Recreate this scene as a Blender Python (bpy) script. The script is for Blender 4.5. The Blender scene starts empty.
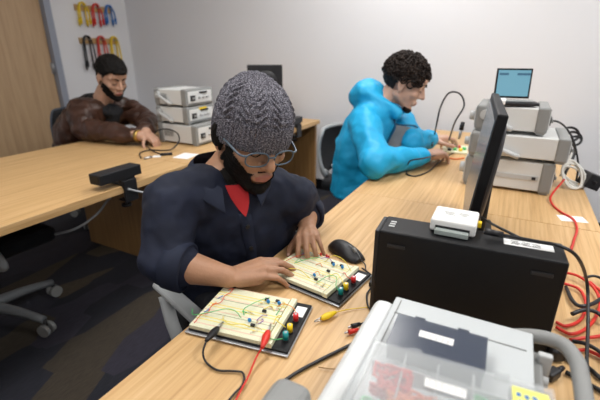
import bpy, bmesh, math, random
from mathutils import Vector as V, Matrix as M, noise
from mathutils.bvhtree import BVHTree
random.seed(7)
PI = math.pi
C = bpy.context.scene.collection
sc = bpy.context.scene

# ------------------------------------------------------------------ camera
H = 1.25                     # eye height
T = 0.69                     # table top height
FOC = 396.0
def nrm(v): return v.normalized()
vx = nrm(V((225/FOC, 149/FOC, -1)))
vz = nrm(-V((0, -(FOC*FOC/149)/FOC, -1)))
vx = nrm(vx - vz*vx.dot(vz))
vy = vz.cross(vx)
RM = M((vx, vy, vz))         # camera axes to room axes
cam_d = bpy.data.cameras.new('camera'); cam = bpy.data.objects.new('camera', cam_d); C.objects.link(cam)
cam.matrix_world = M.Translation((0, 0, H)) @ RM.to_4x4()
cam_d.sensor_width = 36; cam_d.lens = FOC/600*36; cam_d.clip_start = .02
cam_d.dof.use_dof = True; cam_d.dof.focus_distance = 1.0; cam_d.dof.aperture_fstop = 3.2
sc.camera = cam

def ray(x, y): return RM @ V(((x-300)/FOC, -(y-200)/FOC, -1))
def aZ(x, y, z=T):
    d = ray(x, y); return d*((z-H)/d.z) + V((0, 0, H))
def aX(x, y, X):
    d = ray(x, y); return d*(X/d.x) + V((0, 0, H))
def aY(x, y, Y):
    d = ray(x, y); return d*(Y/d.y) + V((0, 0, H))
def aD(x, y, D): return ray(x, y)*D + V((0, 0, H))

# ------------------------------------------------------------------ materials
MATS = {}
def mat(name, col, rough=.5, metal=0, bump=0, bscale=60, var=0, vscale=8, emit=0, alpha=1, trans=0, coat=0, sss=0, stretch=None, ior=1.45, spec=.5):
    if name in MATS: return MATS[name]
    m = bpy.data.materials.new(name); m.use_nodes = True; nt = m.node_tree; b = nt.nodes['Principled BSDF']
    b.inputs['Base Color'].default_value = (*col, 1); b.inputs['Roughness'].default_value = rough
    b.inputs['Metallic'].default_value = metal; b.inputs['IOR'].default_value = ior
    b.inputs['Coat Weight'].default_value = coat; b.inputs['Specular IOR Level'].default_value = spec
    if sss:
        b.inputs['Subsurface Weight'].default_value = sss; b.inputs['Subsurface Radius'].default_value = (.012, .005, .003)
        b.inputs['Subsurface Scale'].default_value = 1
    if trans: b.inputs['Transmission Weight'].default_value = trans
    if alpha < 1: b.inputs['Alpha'].default_value = alpha
    if emit: b.inputs['Emission Color'].default_value = (*col, 1); b.inputs['Emission Strength'].default_value = emit
    tc = nt.nodes.new('ShaderNodeTexCoord'); vec = tc.outputs['Object']
    if stretch:
        mp = nt.nodes.new('ShaderNodeMapping'); mp.inputs['Scale'].default_value = stretch
        nt.links.new(vec, mp.inputs[0]); vec = mp.outputs[0]
    if var:
        n = nt.nodes.new('ShaderNodeTexNoise'); n.inputs['Scale'].default_value = vscale; n.inputs['Detail'].default_value = 5
        nt.links.new(vec, n.inputs['Vector'])
        r = nt.nodes.new('ShaderNodeMapRange'); r.inputs[1].default_value = .3; r.inputs[2].default_value = .7
        r.inputs[3].default_value = 1-var; r.inputs[4].default_value = 1+var; nt.links.new(n.outputs[0], r.inputs[0])
        mx = nt.nodes.new('ShaderNodeVectorMath'); mx.operation = 'SCALE'; mx.inputs[0].default_value = col
        nt.links.new(r.outputs[0], mx.inputs['Scale']); nt.links.new(mx.outputs[0], b.inputs['Base Color'])
    if bump:
        n = nt.nodes.new('ShaderNodeTexNoise'); n.inputs['Scale'].default_value = bscale; n.inputs['Detail'].default_value = 4
        nt.links.new(vec, n.inputs['Vector'])
        bp = nt.nodes.new('ShaderNodeBump'); bp.inputs['Strength'].default_value = bump; bp.inputs['Distance'].default_value = .004
        nt.links.new(n.outputs[0], bp.inputs['Height']); nt.links.new(bp.outputs[0], b.inputs['Normal'])
    MATS[name] = m; return m

def ramp(nt, stops, inter='LINEAR'):
    r = nt.nodes.new('ShaderNodeValToRGB'); e = r.color_ramp.elements; r.color_ramp.interpolation = inter
    while len(e) < len(stops): e.new(.5)
    for k, (p, c) in enumerate(stops): e[k].position = p; e[k].color = (*c, 1)
    return r

def wood(name, c1, c2, c3, scale=(1.2, 42, 42), rough=.42):
    m = bpy.data.materials.new(name); m.use_nodes = True; nt = m.node_tree; b = nt.nodes['Principled BSDF']
    tc = nt.nodes.new('ShaderNodeTexCoord'); mp = nt.nodes.new('ShaderNodeMapping'); mp.inputs['Scale'].default_value = scale
    nt.links.new(tc.outputs['Object'], mp.inputs[0])
    n = nt.nodes.new('ShaderNodeTexNoise'); n.inputs['Scale'].default_value = 2.2; n.inputs['Detail'].default_value = 6; n.inputs['Roughness'].default_value = .65
    nt.links.new(mp.outputs[0], n.inputs['Vector'])
    r = ramp(nt, [(.3, c1), (.5, c2), (.72, c3)]); nt.links.new(n.outputs[0], r.inputs[0])
    nt.links.new(r.outputs[0], b.inputs['Base Color']); b.inputs['Roughness'].default_value = rough
    bp = nt.nodes.new('ShaderNodeBump'); bp.inputs['Strength'].default_value = .12; bp.inputs['Distance'].default_value = .002
    nt.links.new(n.outputs[0], bp.inputs['Height']); nt.links.new(bp.outputs[0], b.inputs['Normal'])
    MATS[name] = m; return m
OAK = wood('oak_laminate', (.46, .27, .110), (.59, .37, .165), (.68, .46, .235))
OAKP = wood('oak_panel', (.25, .13, .045), (.33, .18, .065), (.40, .23, .09), scale=(30, 30, 1.5))
DOORW = wood('door_veneer', (.40, .26, .145), (.47, .32, .185), (.53, .365, .215), scale=(14, 14, .9))
BOARDW = wood('plywood', (.42, .25, .10), (.53, .34, .15), (.60, .40, .2), scale=(6, 40, 40))

def carpet():
    m = bpy.data.materials.new('carpet'); m.use_nodes = True; nt = m.node_tree; b = nt.nodes['Principled BSDF']
    tc = nt.nodes.new('ShaderNodeTexCoord'); mp = nt.nodes.new('ShaderNodeMapping')
    mp.inputs['Rotation'].default_value = (0, 0, .75); mp.inputs['Scale'].default_value = (1.3, 3.2, 1)
    nt.links.new(tc.outputs['Object'], mp.inputs[0])
    vo = nt.nodes.new('ShaderNodeTexVoronoi'); vo.inputs['Scale'].default_value = 1.8; vo.distance = 'MANHATTAN'
    nt.links.new(mp.outputs[0], vo.inputs['Vector'])
    sp = nt.nodes.new('ShaderNodeSeparateColor'); nt.links.new(vo.outputs['Color'], sp.inputs[0])
    r = ramp(nt, [(0, (.010, .011, .018)), (.28, (.016, .016, .026)), (.5, (.024, .022, .035)), (.68, (.040, .031, .021)), (.745, (.012, .013, .021)), (.94, (.058, .043, .028))], 'CONSTANT')
    nt.links.new(sp.outputs[0], r.inputs[0])
    mp2 = nt.nodes.new('ShaderNodeMapping'); mp2.inputs['Rotation'].default_value = (0, 0, -.5); mp2.inputs['Scale'].default_value = (12, 160, 1)
    nt.links.new(tc.outputs['Object'], mp2.inputs[0])
    n = nt.nodes.new('ShaderNodeTexNoise'); n.inputs['Scale'].default_value = 2; n.inputs['Detail'].default_value = 4
    nt.links.new(mp2.outputs[0], n.inputs['Vector'])
    mr = nt.nodes.new('ShaderNodeMapRange'); mr.inputs[1].default_value = .3; mr.inputs[2].default_value = .7; mr.inputs[3].default_value = .6; mr.inputs[4].default_value = 1.4
    nt.links.new(n.outputs[0], mr.inputs[0])
    mu = nt.nodes.new('ShaderNodeVectorMath'); mu.operation = 'SCALE'; nt.links.new(r.outputs[0], mu.inputs[0]); nt.links.new(mr.outputs[0], mu.inputs['Scale'])
    nt.links.new(mu.outputs[0], b.inputs['Base Color']); b.inputs['Roughness'].default_value = .95
    bp = nt.nodes.new('ShaderNodeBump'); bp.inputs['Strength'].default_value = .4; nt.links.new(n.outputs[0], bp.inputs['Height']); nt.links.new(bp.outputs[0], b.inputs['Normal'])
    return m
def striped(name, base, lines, scale, axis, rough=.5):
    """breadboard face: coloured stripes along one axis plus a grid of small holes"""
    m = bpy.data.materials.new(name); m.use_nodes = True; nt = m.node_tree; b = nt.nodes['Principled BSDF']
    tc = nt.nodes.new('ShaderNodeTexCoord'); s = nt.nodes.new('ShaderNodeSeparateXYZ'); nt.links.new(tc.outputs['Object'], s.inputs[0])
    a = s.outputs[axis]
    mu = nt.nodes.new('ShaderNodeMath'); mu.operation = 'MULTIPLY'; mu.inputs[1].default_value = 1/scale; nt.links.new(a, mu.inputs[0])
    fr = nt.nodes.new('ShaderNodeMath'); fr.operation = 'FRACT'; nt.links.new(mu.outputs[0], fr.inputs[0])
    r = ramp(nt, lines, 'CONSTANT'); nt.links.new(fr.outputs[0], r.inputs[0])
    vo = nt.nodes.new('ShaderNodeVectorMath'); vo.operation = 'SCALE'; vo.inputs['Scale'].default_value = 1/.0029; nt.links.new(tc.outputs['Object'], vo.inputs[0])
    vf = nt.nodes.new('ShaderNodeVectorMath'); vf.operation = 'FRACTION'; nt.links.new(vo.outputs[0], vf.inputs[0])
    s2 = nt.nodes.new('ShaderNodeSeparateXYZ'); nt.links.new(vf.outputs[0], s2.inputs[0])
    g = []
    for q in (0, 1):
        gt = nt.nodes.new('ShaderNodeMath'); gt.operation = 'LESS_THAN'; gt.inputs[1].default_value = .38; nt.links.new(s2.outputs[q], gt.inputs[0]); g.append(gt)
    an = nt.nodes.new('ShaderNodeMath'); an.operation = 'MULTIPLY'; nt.links.new(g[0].outputs[0], an.inputs[0]); nt.links.new(g[1].outputs[0], an.inputs[1])
    mr = nt.nodes.new('ShaderNodeMapRange'); mr.inputs[3].default_value = 1; mr.inputs[4].default_value = .45; nt.links.new(an.outputs[0], mr.inputs[0])
    sc_ = nt.nodes.new('ShaderNodeVectorMath'); sc_.operation = 'SCALE'; nt.links.new(r.outputs[0], sc_.inputs[0]); nt.links.new(mr.outputs[0], sc_.inputs['Scale'])
    nt.links.new(sc_.outputs[0], b.inputs['Base Color']); b.inputs['Roughness'].default_value = rough
    return m
CR = (.76, .76, .55)
BB = striped('breadboard_face', CR, [(0, CR), (.08, (.80, .66, .16)), (.15, CR), (.30, (.76, .74, .55)), (.34, CR), (.60, (.80, .52, .38)), (.66, CR), (.88, (.80, .68, .18)), (.95, CR)], .047, 1)
BBR = striped('bus_strip_face', CR, [(0, CR), (.2, (.8, .7, .3)), (.3, CR), (.7, (.8, .7, .3)), (.8, CR)], .014, 0)

WALL = mat('wall_paint', (.77, .775, .80), .85, bump=.08, bscale=180)
CEIL = mat('ceiling_paint', (.8, .8, .8), .9)
FLOOR = carpet()
BLK = mat('black_plastic', (.014, .014, .016), .42, bump=.15, bscale=400)
BLKS = mat('black_satin', (.0055, .0055, .0065), .5, bump=.05, bscale=300, spec=.3)
BLKM = mat('black_mesh_fabric', (.016, .017, .020), .9, bump=.6, bscale=350)
CABK = mat('black_cable', (.012, .012, .014), .4)
CABR = mat('red_cable', (.62, .03, .018), .35)
CABY = mat('yellow_plastic', (.80, .56, .015), .4)
CABB = mat('blue_plastic', (.03, .16, .48), .4)
CABW = mat('white_cable', (.72, .71, .66), .45)
CABG = mat('grey_cable', (.42, .44, .46), .5)
GREY = mat('grey_plastic', (.47, .48, .48), .5, bump=.08, bscale=300)
GREYD = mat('grey_rubber', (.25, .255, .25), .6, bump=.1, bscale=250)
GREYW = mat('chair_grey_frame', (.36, .375, .38), .45)
LGREY = mat('light_grey_paint', (.66, .67, .66), .5, bump=.06, bscale=350)
LGREY2 = mat('pale_grey_cover', (.50, .53, .54), .42, bump=.05, bscale=350)
WHT = mat('white_plastic', (.82, .82, .80), .4)
PAPER = mat('paper', (.86, .86, .85), .8)
METAL = mat('brushed_metal', (.55, .55, .56), .3, metal=1)
DMETAL = mat('plate_metal', (.40, .41, .43), .4, metal=.7)
SKIN1 = mat('skin_brown', (.40, .215, .128), .48, var=.1, vscale=22, sss=.12, bump=.25, bscale=130)
SKIN2 = mat('skin_light', (.58, .36, .27), .5, var=.08, vscale=22, sss=.12, bump=.2, bscale=130)
SKIN3 = mat('skin_tan', (.50, .295, .205), .5, var=.08, vscale=22, sss=.12, bump=.2, bscale=130)
LIP = mat('lips', (.40, .16, .125), .45, sss=.1)
NAIL = mat('fingernail', (.66, .42, .34), .3)
HAIRB = mat('black_hair', (.006, .005, .0045), .7, bump=1, bscale=140, var=.5, vscale=60, spec=.2)
HAIRN = mat('dark_brown_hair', (.016, .0095, .007), .65, bump=1, bscale=110, var=.5, vscale=60, spec=.3)
LENS = mat('lens_glass', (.9, .93, .95), .02, trans=1, ior=1.05)
NAVY = mat('navy_cotton', (.0055, .0095, .027), .8, var=.3, vscale=10, bump=.35, bscale=500)
NAVYT = mat('navy_cotton_collar', (.0065, .0115, .031), .75, bump=.3, bscale=500)
CYAN = mat('turquoise_shell', (.008, .36, .66), .55, var=.08, vscale=6, bump=.25, bscale=40)
CYAND = mat('turquoise_trim', (.006, .10, .20), .5)
LEATH = mat('brown_leather', (.050, .022, .014), .38, var=.35, vscale=12, bump=.5, bscale=60)
BLKC = mat('black_cotton', (.010, .010, .012), .9, bump=.4, bscale=200)
GRYC = mat('grey_cotton', (.20, .215, .23), .9, bump=.3, bscale=200)
REDC = mat('red_cotton', (.50, .025, .03), .85)
DENIM = mat('dark_trousers', (.013, .014, .02), .9, bump=.3, bscale=200)
SHOE = mat('dark_shoe', (.02, .02, .022), .6)
SCRN = mat('screen_dark', (.10, .13, .16), .22)
CLEAR = mat('clear_plastic', (.62, .65, .66), .25, alpha=.24)
CLEAR3 = mat('clear_divider', (.70, .73, .74), .25, alpha=.6)
CLEAR2 = mat('smoked_plastic', (.07, .085, .12), .2, alpha=.75)

def knit():
    m = bpy.data.materials.new('grey_knit'); m.use_nodes = True; nt = m.node_tree; b = nt.nodes['Principled BSDF']
    tc = nt.nodes.new('ShaderNodeTexCoord')
    n = nt.nodes.new('ShaderNodeTexNoise'); n.inputs['Scale'].default_value = 330; n.inputs['Detail'].default_value = 3; nt.links.new(tc.outputs['Object'], n.inputs['Vector'])
    r = ramp(nt, [(.30, (.022, .021, .029)), (.50, (.085, .081, .102)), (.66, (.34, .33, .37))]); nt.links.new(n.outputs[0], r.inputs[0])
    nt.links.new(r.outputs[0], b.inputs['Base Color']); b.inputs['Roughness'].default_value = .95
    bp = nt.nodes.new('ShaderNodeBump'); bp.inputs['Strength'].default_value = .8; bp.inputs['Distance'].default_value = .004
    nt.links.new(n.outputs[0], bp.inputs['Height']); nt.links.new(bp.outputs[0], b.inputs['Normal'])
    return m
KNIT = knit()
def blue_screen():
    m = bpy.data.materials.new('lit_screen'); m.use_nodes = True; nt = m.node_tree; b = nt.nodes['Principled BSDF']
    b.inputs['Base Color'].default_value = (.02, .03, .04, 1); b.inputs['Roughness'].default_value = .15
    b.inputs['Emission Color'].default_value = (.15, .36, .46, 1); b.inputs['Emission Strength'].default_value = .85
    return m
BSCR = blue_screen()
BAR = mat('screen_bar', (.03, .08, .13), .2, emit=.6)

# ------------------------------------------------------------------ mesh builder
class MB:
    def __init__(s): s.bm = bmesh.new(); s.mats = []
    def mi(s, m):
        if m not in s.mats: s.mats.append(m)
        return s.mats.index(m)
    def _fin(s, verts, mtx, m, smooth):
        if mtx is not None: bmesh.ops.transform(s.bm, matrix=mtx, verts=verts)
        fs = set(f for v in verts for f in v.link_faces)
        i = s.mi(m)
        for f in fs: f.material_index = i; f.smooth = smooth
    def box(s, c, size, m, bev=0, rot=None, seg=2):
        r = bmesh.ops.create_cube(s.bm, size=1); vs = r['verts']
        bmesh.ops.scale(s.bm, vec=size, verts=vs)
        if bev:
            es = list(set(e for v in vs for e in v.link_edges))
            q = bmesh.ops.bevel(s.bm, geom=es, offset=min(bev, min(size)*.49), segments=seg, affect='EDGES', profile=.5)
            vs = list(set(q['verts']) | set(v for f in q['faces'] for v in f.verts))
            # collect whole island
            st = list(vs); seen = set(vs)
            while st:
                v = st.pop()
                for e in v.link_edges:
                    o = e.other_vert(v)
                    if o not in seen: seen.add(o); st.append(o)
            vs = list(seen)
        mt = M.Translation(c) @ (rot.to_4x4() if rot is not None else M())
        s._fin(vs, mt, m, False); return s
    def cyl(s, p0, p1, r0, m, r1=None, seg=20, smooth=True, cap=True):
        p0 = V(p0); p1 = V(p1); d = p1-p0; r1 = r0 if r1 is None else r1
        q = bmesh.ops.create_cone(s.bm, cap_ends=cap, segments=seg, radius1=r0, radius2=r1, depth=d.length)
        mt = M.Translation((p0+p1)/2) @ d.to_track_quat('Z', 'Y').to_matrix().to_4x4()
        s._fin(q['verts'], mt, m, smooth)
        for f in set(f for v in q['verts'] for f in v.link_faces):
            if len(f.verts) > 4: f.smooth = False
        return s
    def ball(s, c, r, m, rot=None, seg=20):
        if not hasattr(r, '__len__'): r = (r, r, r)
        q = bmesh.ops.create_uvsphere(s.bm, u_segments=seg, v_segments=max(8, seg*2//3), radius=1)
        mt = M.Translation(c) @ (rot.to_4x4() if rot is not None else M()) @ M.Diagonal((*r, 1))
        s._fin(q['verts'], mt, m, True); return s
    def caps(s, p0, r0, p1, r1, m, seg=16):
        s.cyl(p0, p1, r0, m, r1, seg); s.ball(p0, r0*1.0, m, seg=seg); s.ball(p1, r1*1.0, m, seg=seg); return s
    def loft(s, secs, m, closed=True, smooth=True, capb=True, capt=True):
        """secs: list of rings of points"""
        rings = [[s.bm.verts.new(p) for p in r] for r in secs]; n = len(rings[0]); i = s.mi(m)
        for a, b in zip(rings, rings[1:]):
            for k in range(n if closed else n-1):
                f = s.bm.faces.new((a[k], a[(k+1) % n], b[(k+1) % n], b[k])); f.material_index = i; f.smooth = smooth
        if capb: f = s.bm.faces.new(list(reversed(rings[0]))); f.material_index = i
        if capt: f = s.bm.faces.new(rings[-1]); f.material_index = i
        return s
    def tube(s, pts, r, m, seg=10, smooth=5, rs=None):
        P = cat(pts, smooth) if smooth else [V(p) for p in pts]
        rings = []; up = None
        for k, p in enumerate(P):
            t = (P[min(k+1, len(P)-1)]-P[max(k-1, 0)])
            t = t.normalized() if t.length > 1e-9 else V((0, 0, 1))
            if up is None: up = t.orthogonal().normalized()
            up = (up - t*up.dot(t))
            up = up.normalized() if up.length > 1e-6 else t.orthogonal().normalized()
            w = t.cross(up); rr = r if rs is None else rs[0] + (rs[1]-rs[0])*k/(len(P)-1)
            rings.append([p + (up*math.cos(a)+w*math.sin(a))*rr for a in [2*PI*j/seg for j in range(seg)]])
        return s.loft(rings, m)
    def prism(s, poly, z0, z1, m, mtx=None, bev=0):
        vs = [s.bm.verts.new((x, y, z0)) for x, y in poly]; f = s.bm.faces.new(vs)
        e = bmesh.ops.extrude_face_region(s.bm, geom=[f]); nv = [g for g in e['geom'] if isinstance(g, bmesh.types.BMVert)]
        bmesh.ops.translate(s.bm, vec=(0, 0, z1-z0), verts=nv); al = vs+nv
        if bev:
            es = list(set(ed for v in al for ed in v.link_edges))
            q = bmesh.ops.bevel(s.bm, geom=es, offset=bev, segments=2, affect='EDGES')
            al = [v for v in s.bm.verts if v.is_valid and (v in set(q['verts']))] or al
            al = list(set(al) | set(v for f_ in q['faces'] for v in f_.verts))
        s._fin([v for v in al if v.is_valid], mtx, m, False); return s
    def obj(s, name, parent=None, loc=None):
        bmesh.ops.recalc_face_normals(s.bm, faces=s.bm.faces)
        me = bpy.data.meshes.new(name); s.bm.to_mesh(me); s.bm.free()
        for m in s.mats: me.materials.append(m)
        o = bpy.data.objects.new(name, me); C.objects.link(o)
        if parent: o.parent = parent
        if loc: o.location = loc
        return o
def cat(pts, n=5):
    P = [V(p) for p in pts]
    if len(P) < 3: return P
    P = [P[0]*2-P[1]] + P + [P[-1]*2-P[-2]]; out = []
    for i in range(1, len(P)-2):
        a, b, c, d = P[i-1:i+3]
        for k in range(n):
            t = k/n; out.append(.5*((2*b)+(c-a)*t+(2*a-5*b+4*c-d)*t*t+(3*b-a-3*c+d)*t**3))
    out.append(P[-2]); return out
def tag(o, label, cat_, group=None):
    o['label'] = label; o['category'] = cat_
    if group: o['group'] = group
    return o
def thing(name, label, cat_, loc=(0, 0, 0), rz=0, group=None):
    o = bpy.data.objects.new(name, None); C.objects.link(o); o.location = loc; o.rotation_euler = (0, 0, rz); o.empty_display_size = .1
    return tag(o, label, cat_, group)
def struct(name, mb):
    o = mb.obj(name); o['kind'] = 'structure'; return o
def dup(root, label, loc=None, rz=None):
    r = root.copy(); C.objects.link(r); r['label'] = label
    if loc is not None: r.location = loc
    if rz is not None: r.rotation_euler = (0, 0, rz)
    for ch in list(root.children):
        c = ch.copy(); C.objects.link(c); c.parent = r
        for g in list(ch.children):
            d = g.copy(); C.objects.link(d); d.parent = c
    return r
def z3(x, y, z=0): return V((x, y, z))
Z = V((0, 0, 1))

# ------------------------------------------------------------------ room
XF, YL, XB, YR, ZC = 3.30, 3.90, -2.2, -2.6, 2.75
b = MB(); b.box(((XF+XB)/2, (YL+YR)/2, -.05), (XF-XB+.4, YL-YR+.4, .1), FLOOR); struct('floor', b)
b = MB(); b.box(((XF+XB)/2, (YL+YR)/2, ZC+.05), (XF-XB+.4, YL-YR+.4, .1), CEIL); struct('ceiling', b)
b = MB(); b.box((XF+.05, (YL+YR)/2, ZC/2), (.1, YL-YR, ZC), WALL); struct('wall_far', b)
b = MB(); b.box((XB-.05, (YL+YR)/2, ZC/2), (.1, YL-YR, ZC), WALL); struct('wall_back', b)
b = MB(); b.box(((XF+XB)/2, YR-.05, ZC/2), (XF-XB+.2, .1, ZC), WALL); struct('wall_right', b)
jx = aY(51, 30, YL).x      # right side of the door frame in the left wall
jl = aY(46, 0, YL).x
DX1, DX0, DZ = jl-.0, jl-1.05, 2.2
b = MB()
b.box(((XF+DX1)/2, YL+.05, ZC/2), (XF-DX1, .1, ZC), WALL)
b.box(((DX0+XB)/2, YL+.05, ZC/2), (DX0-XB, .1, ZC), WALL)
b.box(((DX0+DX1)/2, YL+.05, (ZC+DZ)/2), (DX1-DX0, .1, ZC-DZ), WALL)
struct('wall_left', b)
b = MB(); b.box((XF-.006, (YL+YR)/2, .05), (.012, YL-YR-.02, .1), BLKS); struct('baseboard_far', b)
b = MB(); b.box(((XF+jl)/2+.03, YL-.006, .05), (XF-jl-.10, .012, .1), BLKS); struct('baseboard_left', b)
FRM = mat('door_frame_paint', (.30, .33, .40), .5)
b = MB()
for x in (DX0+.03, DX1-.03): b.box((x, YL+.03, DZ/2), (.06, .16, DZ), FRM)
b.box(((DX0+DX1)/2, YL+.03, DZ-.03), (DX1-DX0-.12, .16, .06), FRM)
struct('trim_1', b)
b = MB(); b.box(((DX0+DX1)/2, YL+.03, (DZ-.07)/2+.005), (DX1-DX0-.128, .045, DZ-.075), DOORW); door = struct('door_1', b)
hz = aY(61, 68, YL-.02)
b = MB()
b.cyl((0, 0, -.055), (0, 0, .055), .011, DMETAL); b.box((0, .012, 0), (.035, .006, .10), DMETAL)
hg = b.obj('hinge', door); hg.location = (DX1-.064, YL-.006, hz.z)
b = MB(); b.cyl((0, 0, 0), (0, -.05, 0), .012, METAL); b.cyl((0, -.05, 0), (.11, -.05, 0), .01, METAL); b.cyl((0, .002, 0), (0, -.008, 0), .03, METAL)
hd = b.obj('door_handle', door); hd.location = (DX0+.14, YL+.005, 1.0)

# ceiling lights
def ceil_light(x, y, e, label):
    t = thing('ceiling_light', label, 'ceiling light', (x, y, ZC-.001), 0, 'recessed ceiling lights above the room')
    b = MB()
    for s in (-1, 1):
        b.box((s*.61, 0, -.012), (.03, .64, .024), WHT); b.box((0, s*.305, -.012), (1.19, .03, .024), WHT)
    b.obj('frame', t)
    b = MB(); b.box((0, 0, -.008), (1.18, .57, .012), mat('diffuser', (1, .98, .95), .5, emit=3)); b.obj('diffuser', t)
    l = bpy.data.lights.new('lamp', 'AREA'); l.shape = 'RECTANGLE'; l.size = 1.18; l.size_y = .57; l.energy = e; l.color = (1, .985, .965)
    lo = bpy.data.objects.new('lamp', l); C.objects.link(lo); lo.location = (x, y, ZC-.03)
for x, y, e, la in [(-1.1, -1.3, 11, 'ceiling light behind the camera on the right side'), (1.4, -1.0, 30, 'ceiling light above the right end of the front table'),
                 (.55, 1.05, 17, 'ceiling light above the aisle between the tables'), (-1.1, 1.6, 6, 'ceiling light behind the camera on the left side'), (2.45, .8, 21, 'ceiling light nearest the far white wall')]:
    ceil_light(x, y, e, la)

# ------------------------------------------------------------------ tables
TH = .034
def table(name, x0, x1, y0, y1, label, panels, group):
    t = thing(name, label, 'table', ((x0+x1)/2, (y0+y1)/2, 0), 0, group)
    L, W = x1-x0, y1-y0
    b = MB(); b.box((0, 0, T-TH/2), (L, W, TH), OAK, bev=.0025); b.obj('tabletop', t)
    for px in panels:
        b = MB(); b.box((px-(x0+x1)/2, 0, (T-TH)/2), (.032, W-.06, T-TH-.001), OAKP, bev=.002); b.obj('side_panel', t)
    b = MB(); b.box((0, 0, T-TH-.10), (L-.10, .02, .19), OAKP); b.obj('modesty_panel', t)
    return t
AY0, AY1 = -.325, .548
BY0, BY1 = 1.475, 2.497
SX = 1.513; EX = 3.147
table('work_table', -.35, SX-.0012, AY0, AY1, 'light oak work table in front holding the two circuit boards and the black computer', [-.3, SX-.25], 'light oak work tables')
table('work_table', SX+.0012, EX, AY0, AY1, 'light oak work table where the person in the turquoise jacket works', [SX+.30, EX-.018], 'light oak work tables')
table('work_table', -.4, SX-.0012, BY0, BY1, 'light oak table at the left with the black clamp bar on its edge', [-.35, 0.2], 'light oak work tables')
table('work_table', SX+.0012, EX, BY0, BY1, 'light oak table where the person in the brown leather jacket sits', [SX+.022, EX-.018], 'light oak work tables')

# ------------------------------------------------------------------ office chairs
def office_chair(label, loc, rz, top=.84, az=.60, fm=None):
    fm = fm or GREYW
    t = thing('office_chair', label, 'office chair', loc, rz, 'grey and black office chairs')
    b = MB(); b.box((0, .02, .45), (.50, .48, .075), BLKM, bev=.03, seg=3); b.obj('seat', t)
    # curved mesh back
    b = MB(); rows = []
    for k in range(13):
        u = k/12; zz = .50+(top-.50)*u; hw = .225*(1-.10*(2*u-1)**4) - .03*u
        row = []
        for j in range(11):
            v = j/10*2-1
            row.append(V((v*hw, -.235-.05*u+.045*v*v - .025*math.sin(u*PI), zz)))
        rows.append(row)
    ring = [r+[p+V((0, -.012, 0)) for p in reversed(r)] for r in rows]
    b.loft(ring, BLKM, smooth=True); b.obj('backrest', t)
    b = MB(); edge = [r[0]+V((-.006, -.006, 0)) for r in rows]+[rows[-1][j]+V((0, -.006, .006)) for j in range(1, 10)]+[r[-1]+V((.006, -.006, 0)) for r in reversed(rows)]
    b.tube(edge, .013 if fm is GREYW else .007, fm, smooth=2)
    b.tube([V((0, -.31, .56)), V((0, -.30, .45)), V((0, -.18, .38)), V((0, -.02, .385))], .026, GREYW)
    b.tube([rows[0][0]+V((0, -.005, .02)), V((-.12, -.27, .52)), V((0, -.30, .51)), V((.12, -.27, .52)), rows[0][-1]+V((0, -.005, .02))], .014, GREYW)
    b.obj('back_frame', t)
    for s in (-1, 1):
        b = MB(); b.tube([V((s*.15, .0, .395)), V((s*.27, .0, .40)), V((s*.295, -.03, .49)), V((s*.29, -.08, az-.02))], .019, GREYW)
        b.box((s*.285, .0, az), (.046, .25, .020), GREYW, bev=.010, seg=3); b.obj('armrest', t)
    b = MB(); b.cyl((0, 0, .10), (0, 0, .40), .027, BLK); b.cyl((0, 0, .10), (0, 0, .25), .036, GREYW); b.box((0, 0, .40), (.2, .2, .03), BLK, bev=.005); b.obj('gas_column', t)
    for k in range(5):
        a = 2*PI*k/5+.3; d = V((math.cos(a), math.sin(a), 0))
        b = MB(); b.tube([V((0, 0, .12)), d*.16+Z*.108, d*.30+Z*.082], .02, mat('chair_base_shaded_grey', (.16, .17, .18), .5), smooth=3, rs=(.028, .017)); lg = b.obj('leg', t)  # frame grey made darker on the base: under-table shade put into the colour
        w = MB(); q = V((-d.y, d.x, 0)); c = d*.30+Z*.031
        for s in (-1, 1): w.cyl(c+q*s*.008, c+q*s*.026, .03, GREYD, seg=18)
        w.cyl(c, c+Z*.05, .009, BLK, seg=10); w.obj('caster', lg)
    return t
office_chair('grey framed office chair under the person in the knit beanie', (.935, .645, 0), math.atan2(.32, -.95), top=.74)
office_chair('office chair with dark mesh back beneath the person in the turquoise jacket', (2.44, .80, 0), PI, top=.765)
office_chair('black office chair behind the person in the brown leather jacket', (1.93, 2.74, 0), PI, fm=mat('slate_frame', (.06, .075, .10), .4))
office_chair('empty office chair tucked beneath the left table with its dark seat showing', (.70, 2.05, 0), -PI/2)

# ------------------------------------------------------------------ people
def frame(F, U):
    F = V(F).normalized(); U = V(U); U = (U-F*U.dot(F)).normalized(); Rr = F.cross(U)   # local x = right, y = forward, z = up
    m = M((Rr, F, U)).transposed(); return m
def heading(deg_vec, pitch, roll=0):
    h = V((deg_vec[0], deg_vec[1], 0)).normalized(); F = h*math.cos(pitch)-Z*math.sin(pitch); U = h*math.sin(pitch)+Z*math.cos(pitch)
    m = frame(F, U)
    return m @ M.Rotation(roll, 3, 'Y')
def loft_ell(b, secs, side, m, n=28):
    """secs: (centre, half width along side, half depth, tilt axis up)"""
    rings = []
    for k, (c, hw, hd) in enumerate(secs):
        c = V(c); t = (V(secs[min(k+1, len(secs)-1)][0])-V(secs[max(k-1, 0)][0])).normalized()
        sd = V(side); sd = (sd-t*sd.dot(t)).normalized(); dd = t.cross(sd)
        rings.append([c+sd*hw*math.cos(a)+dd*hd*math.sin(a) for a in [2*PI*j/n for j in range(n)]])
    b.loft(rings, m)
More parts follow.
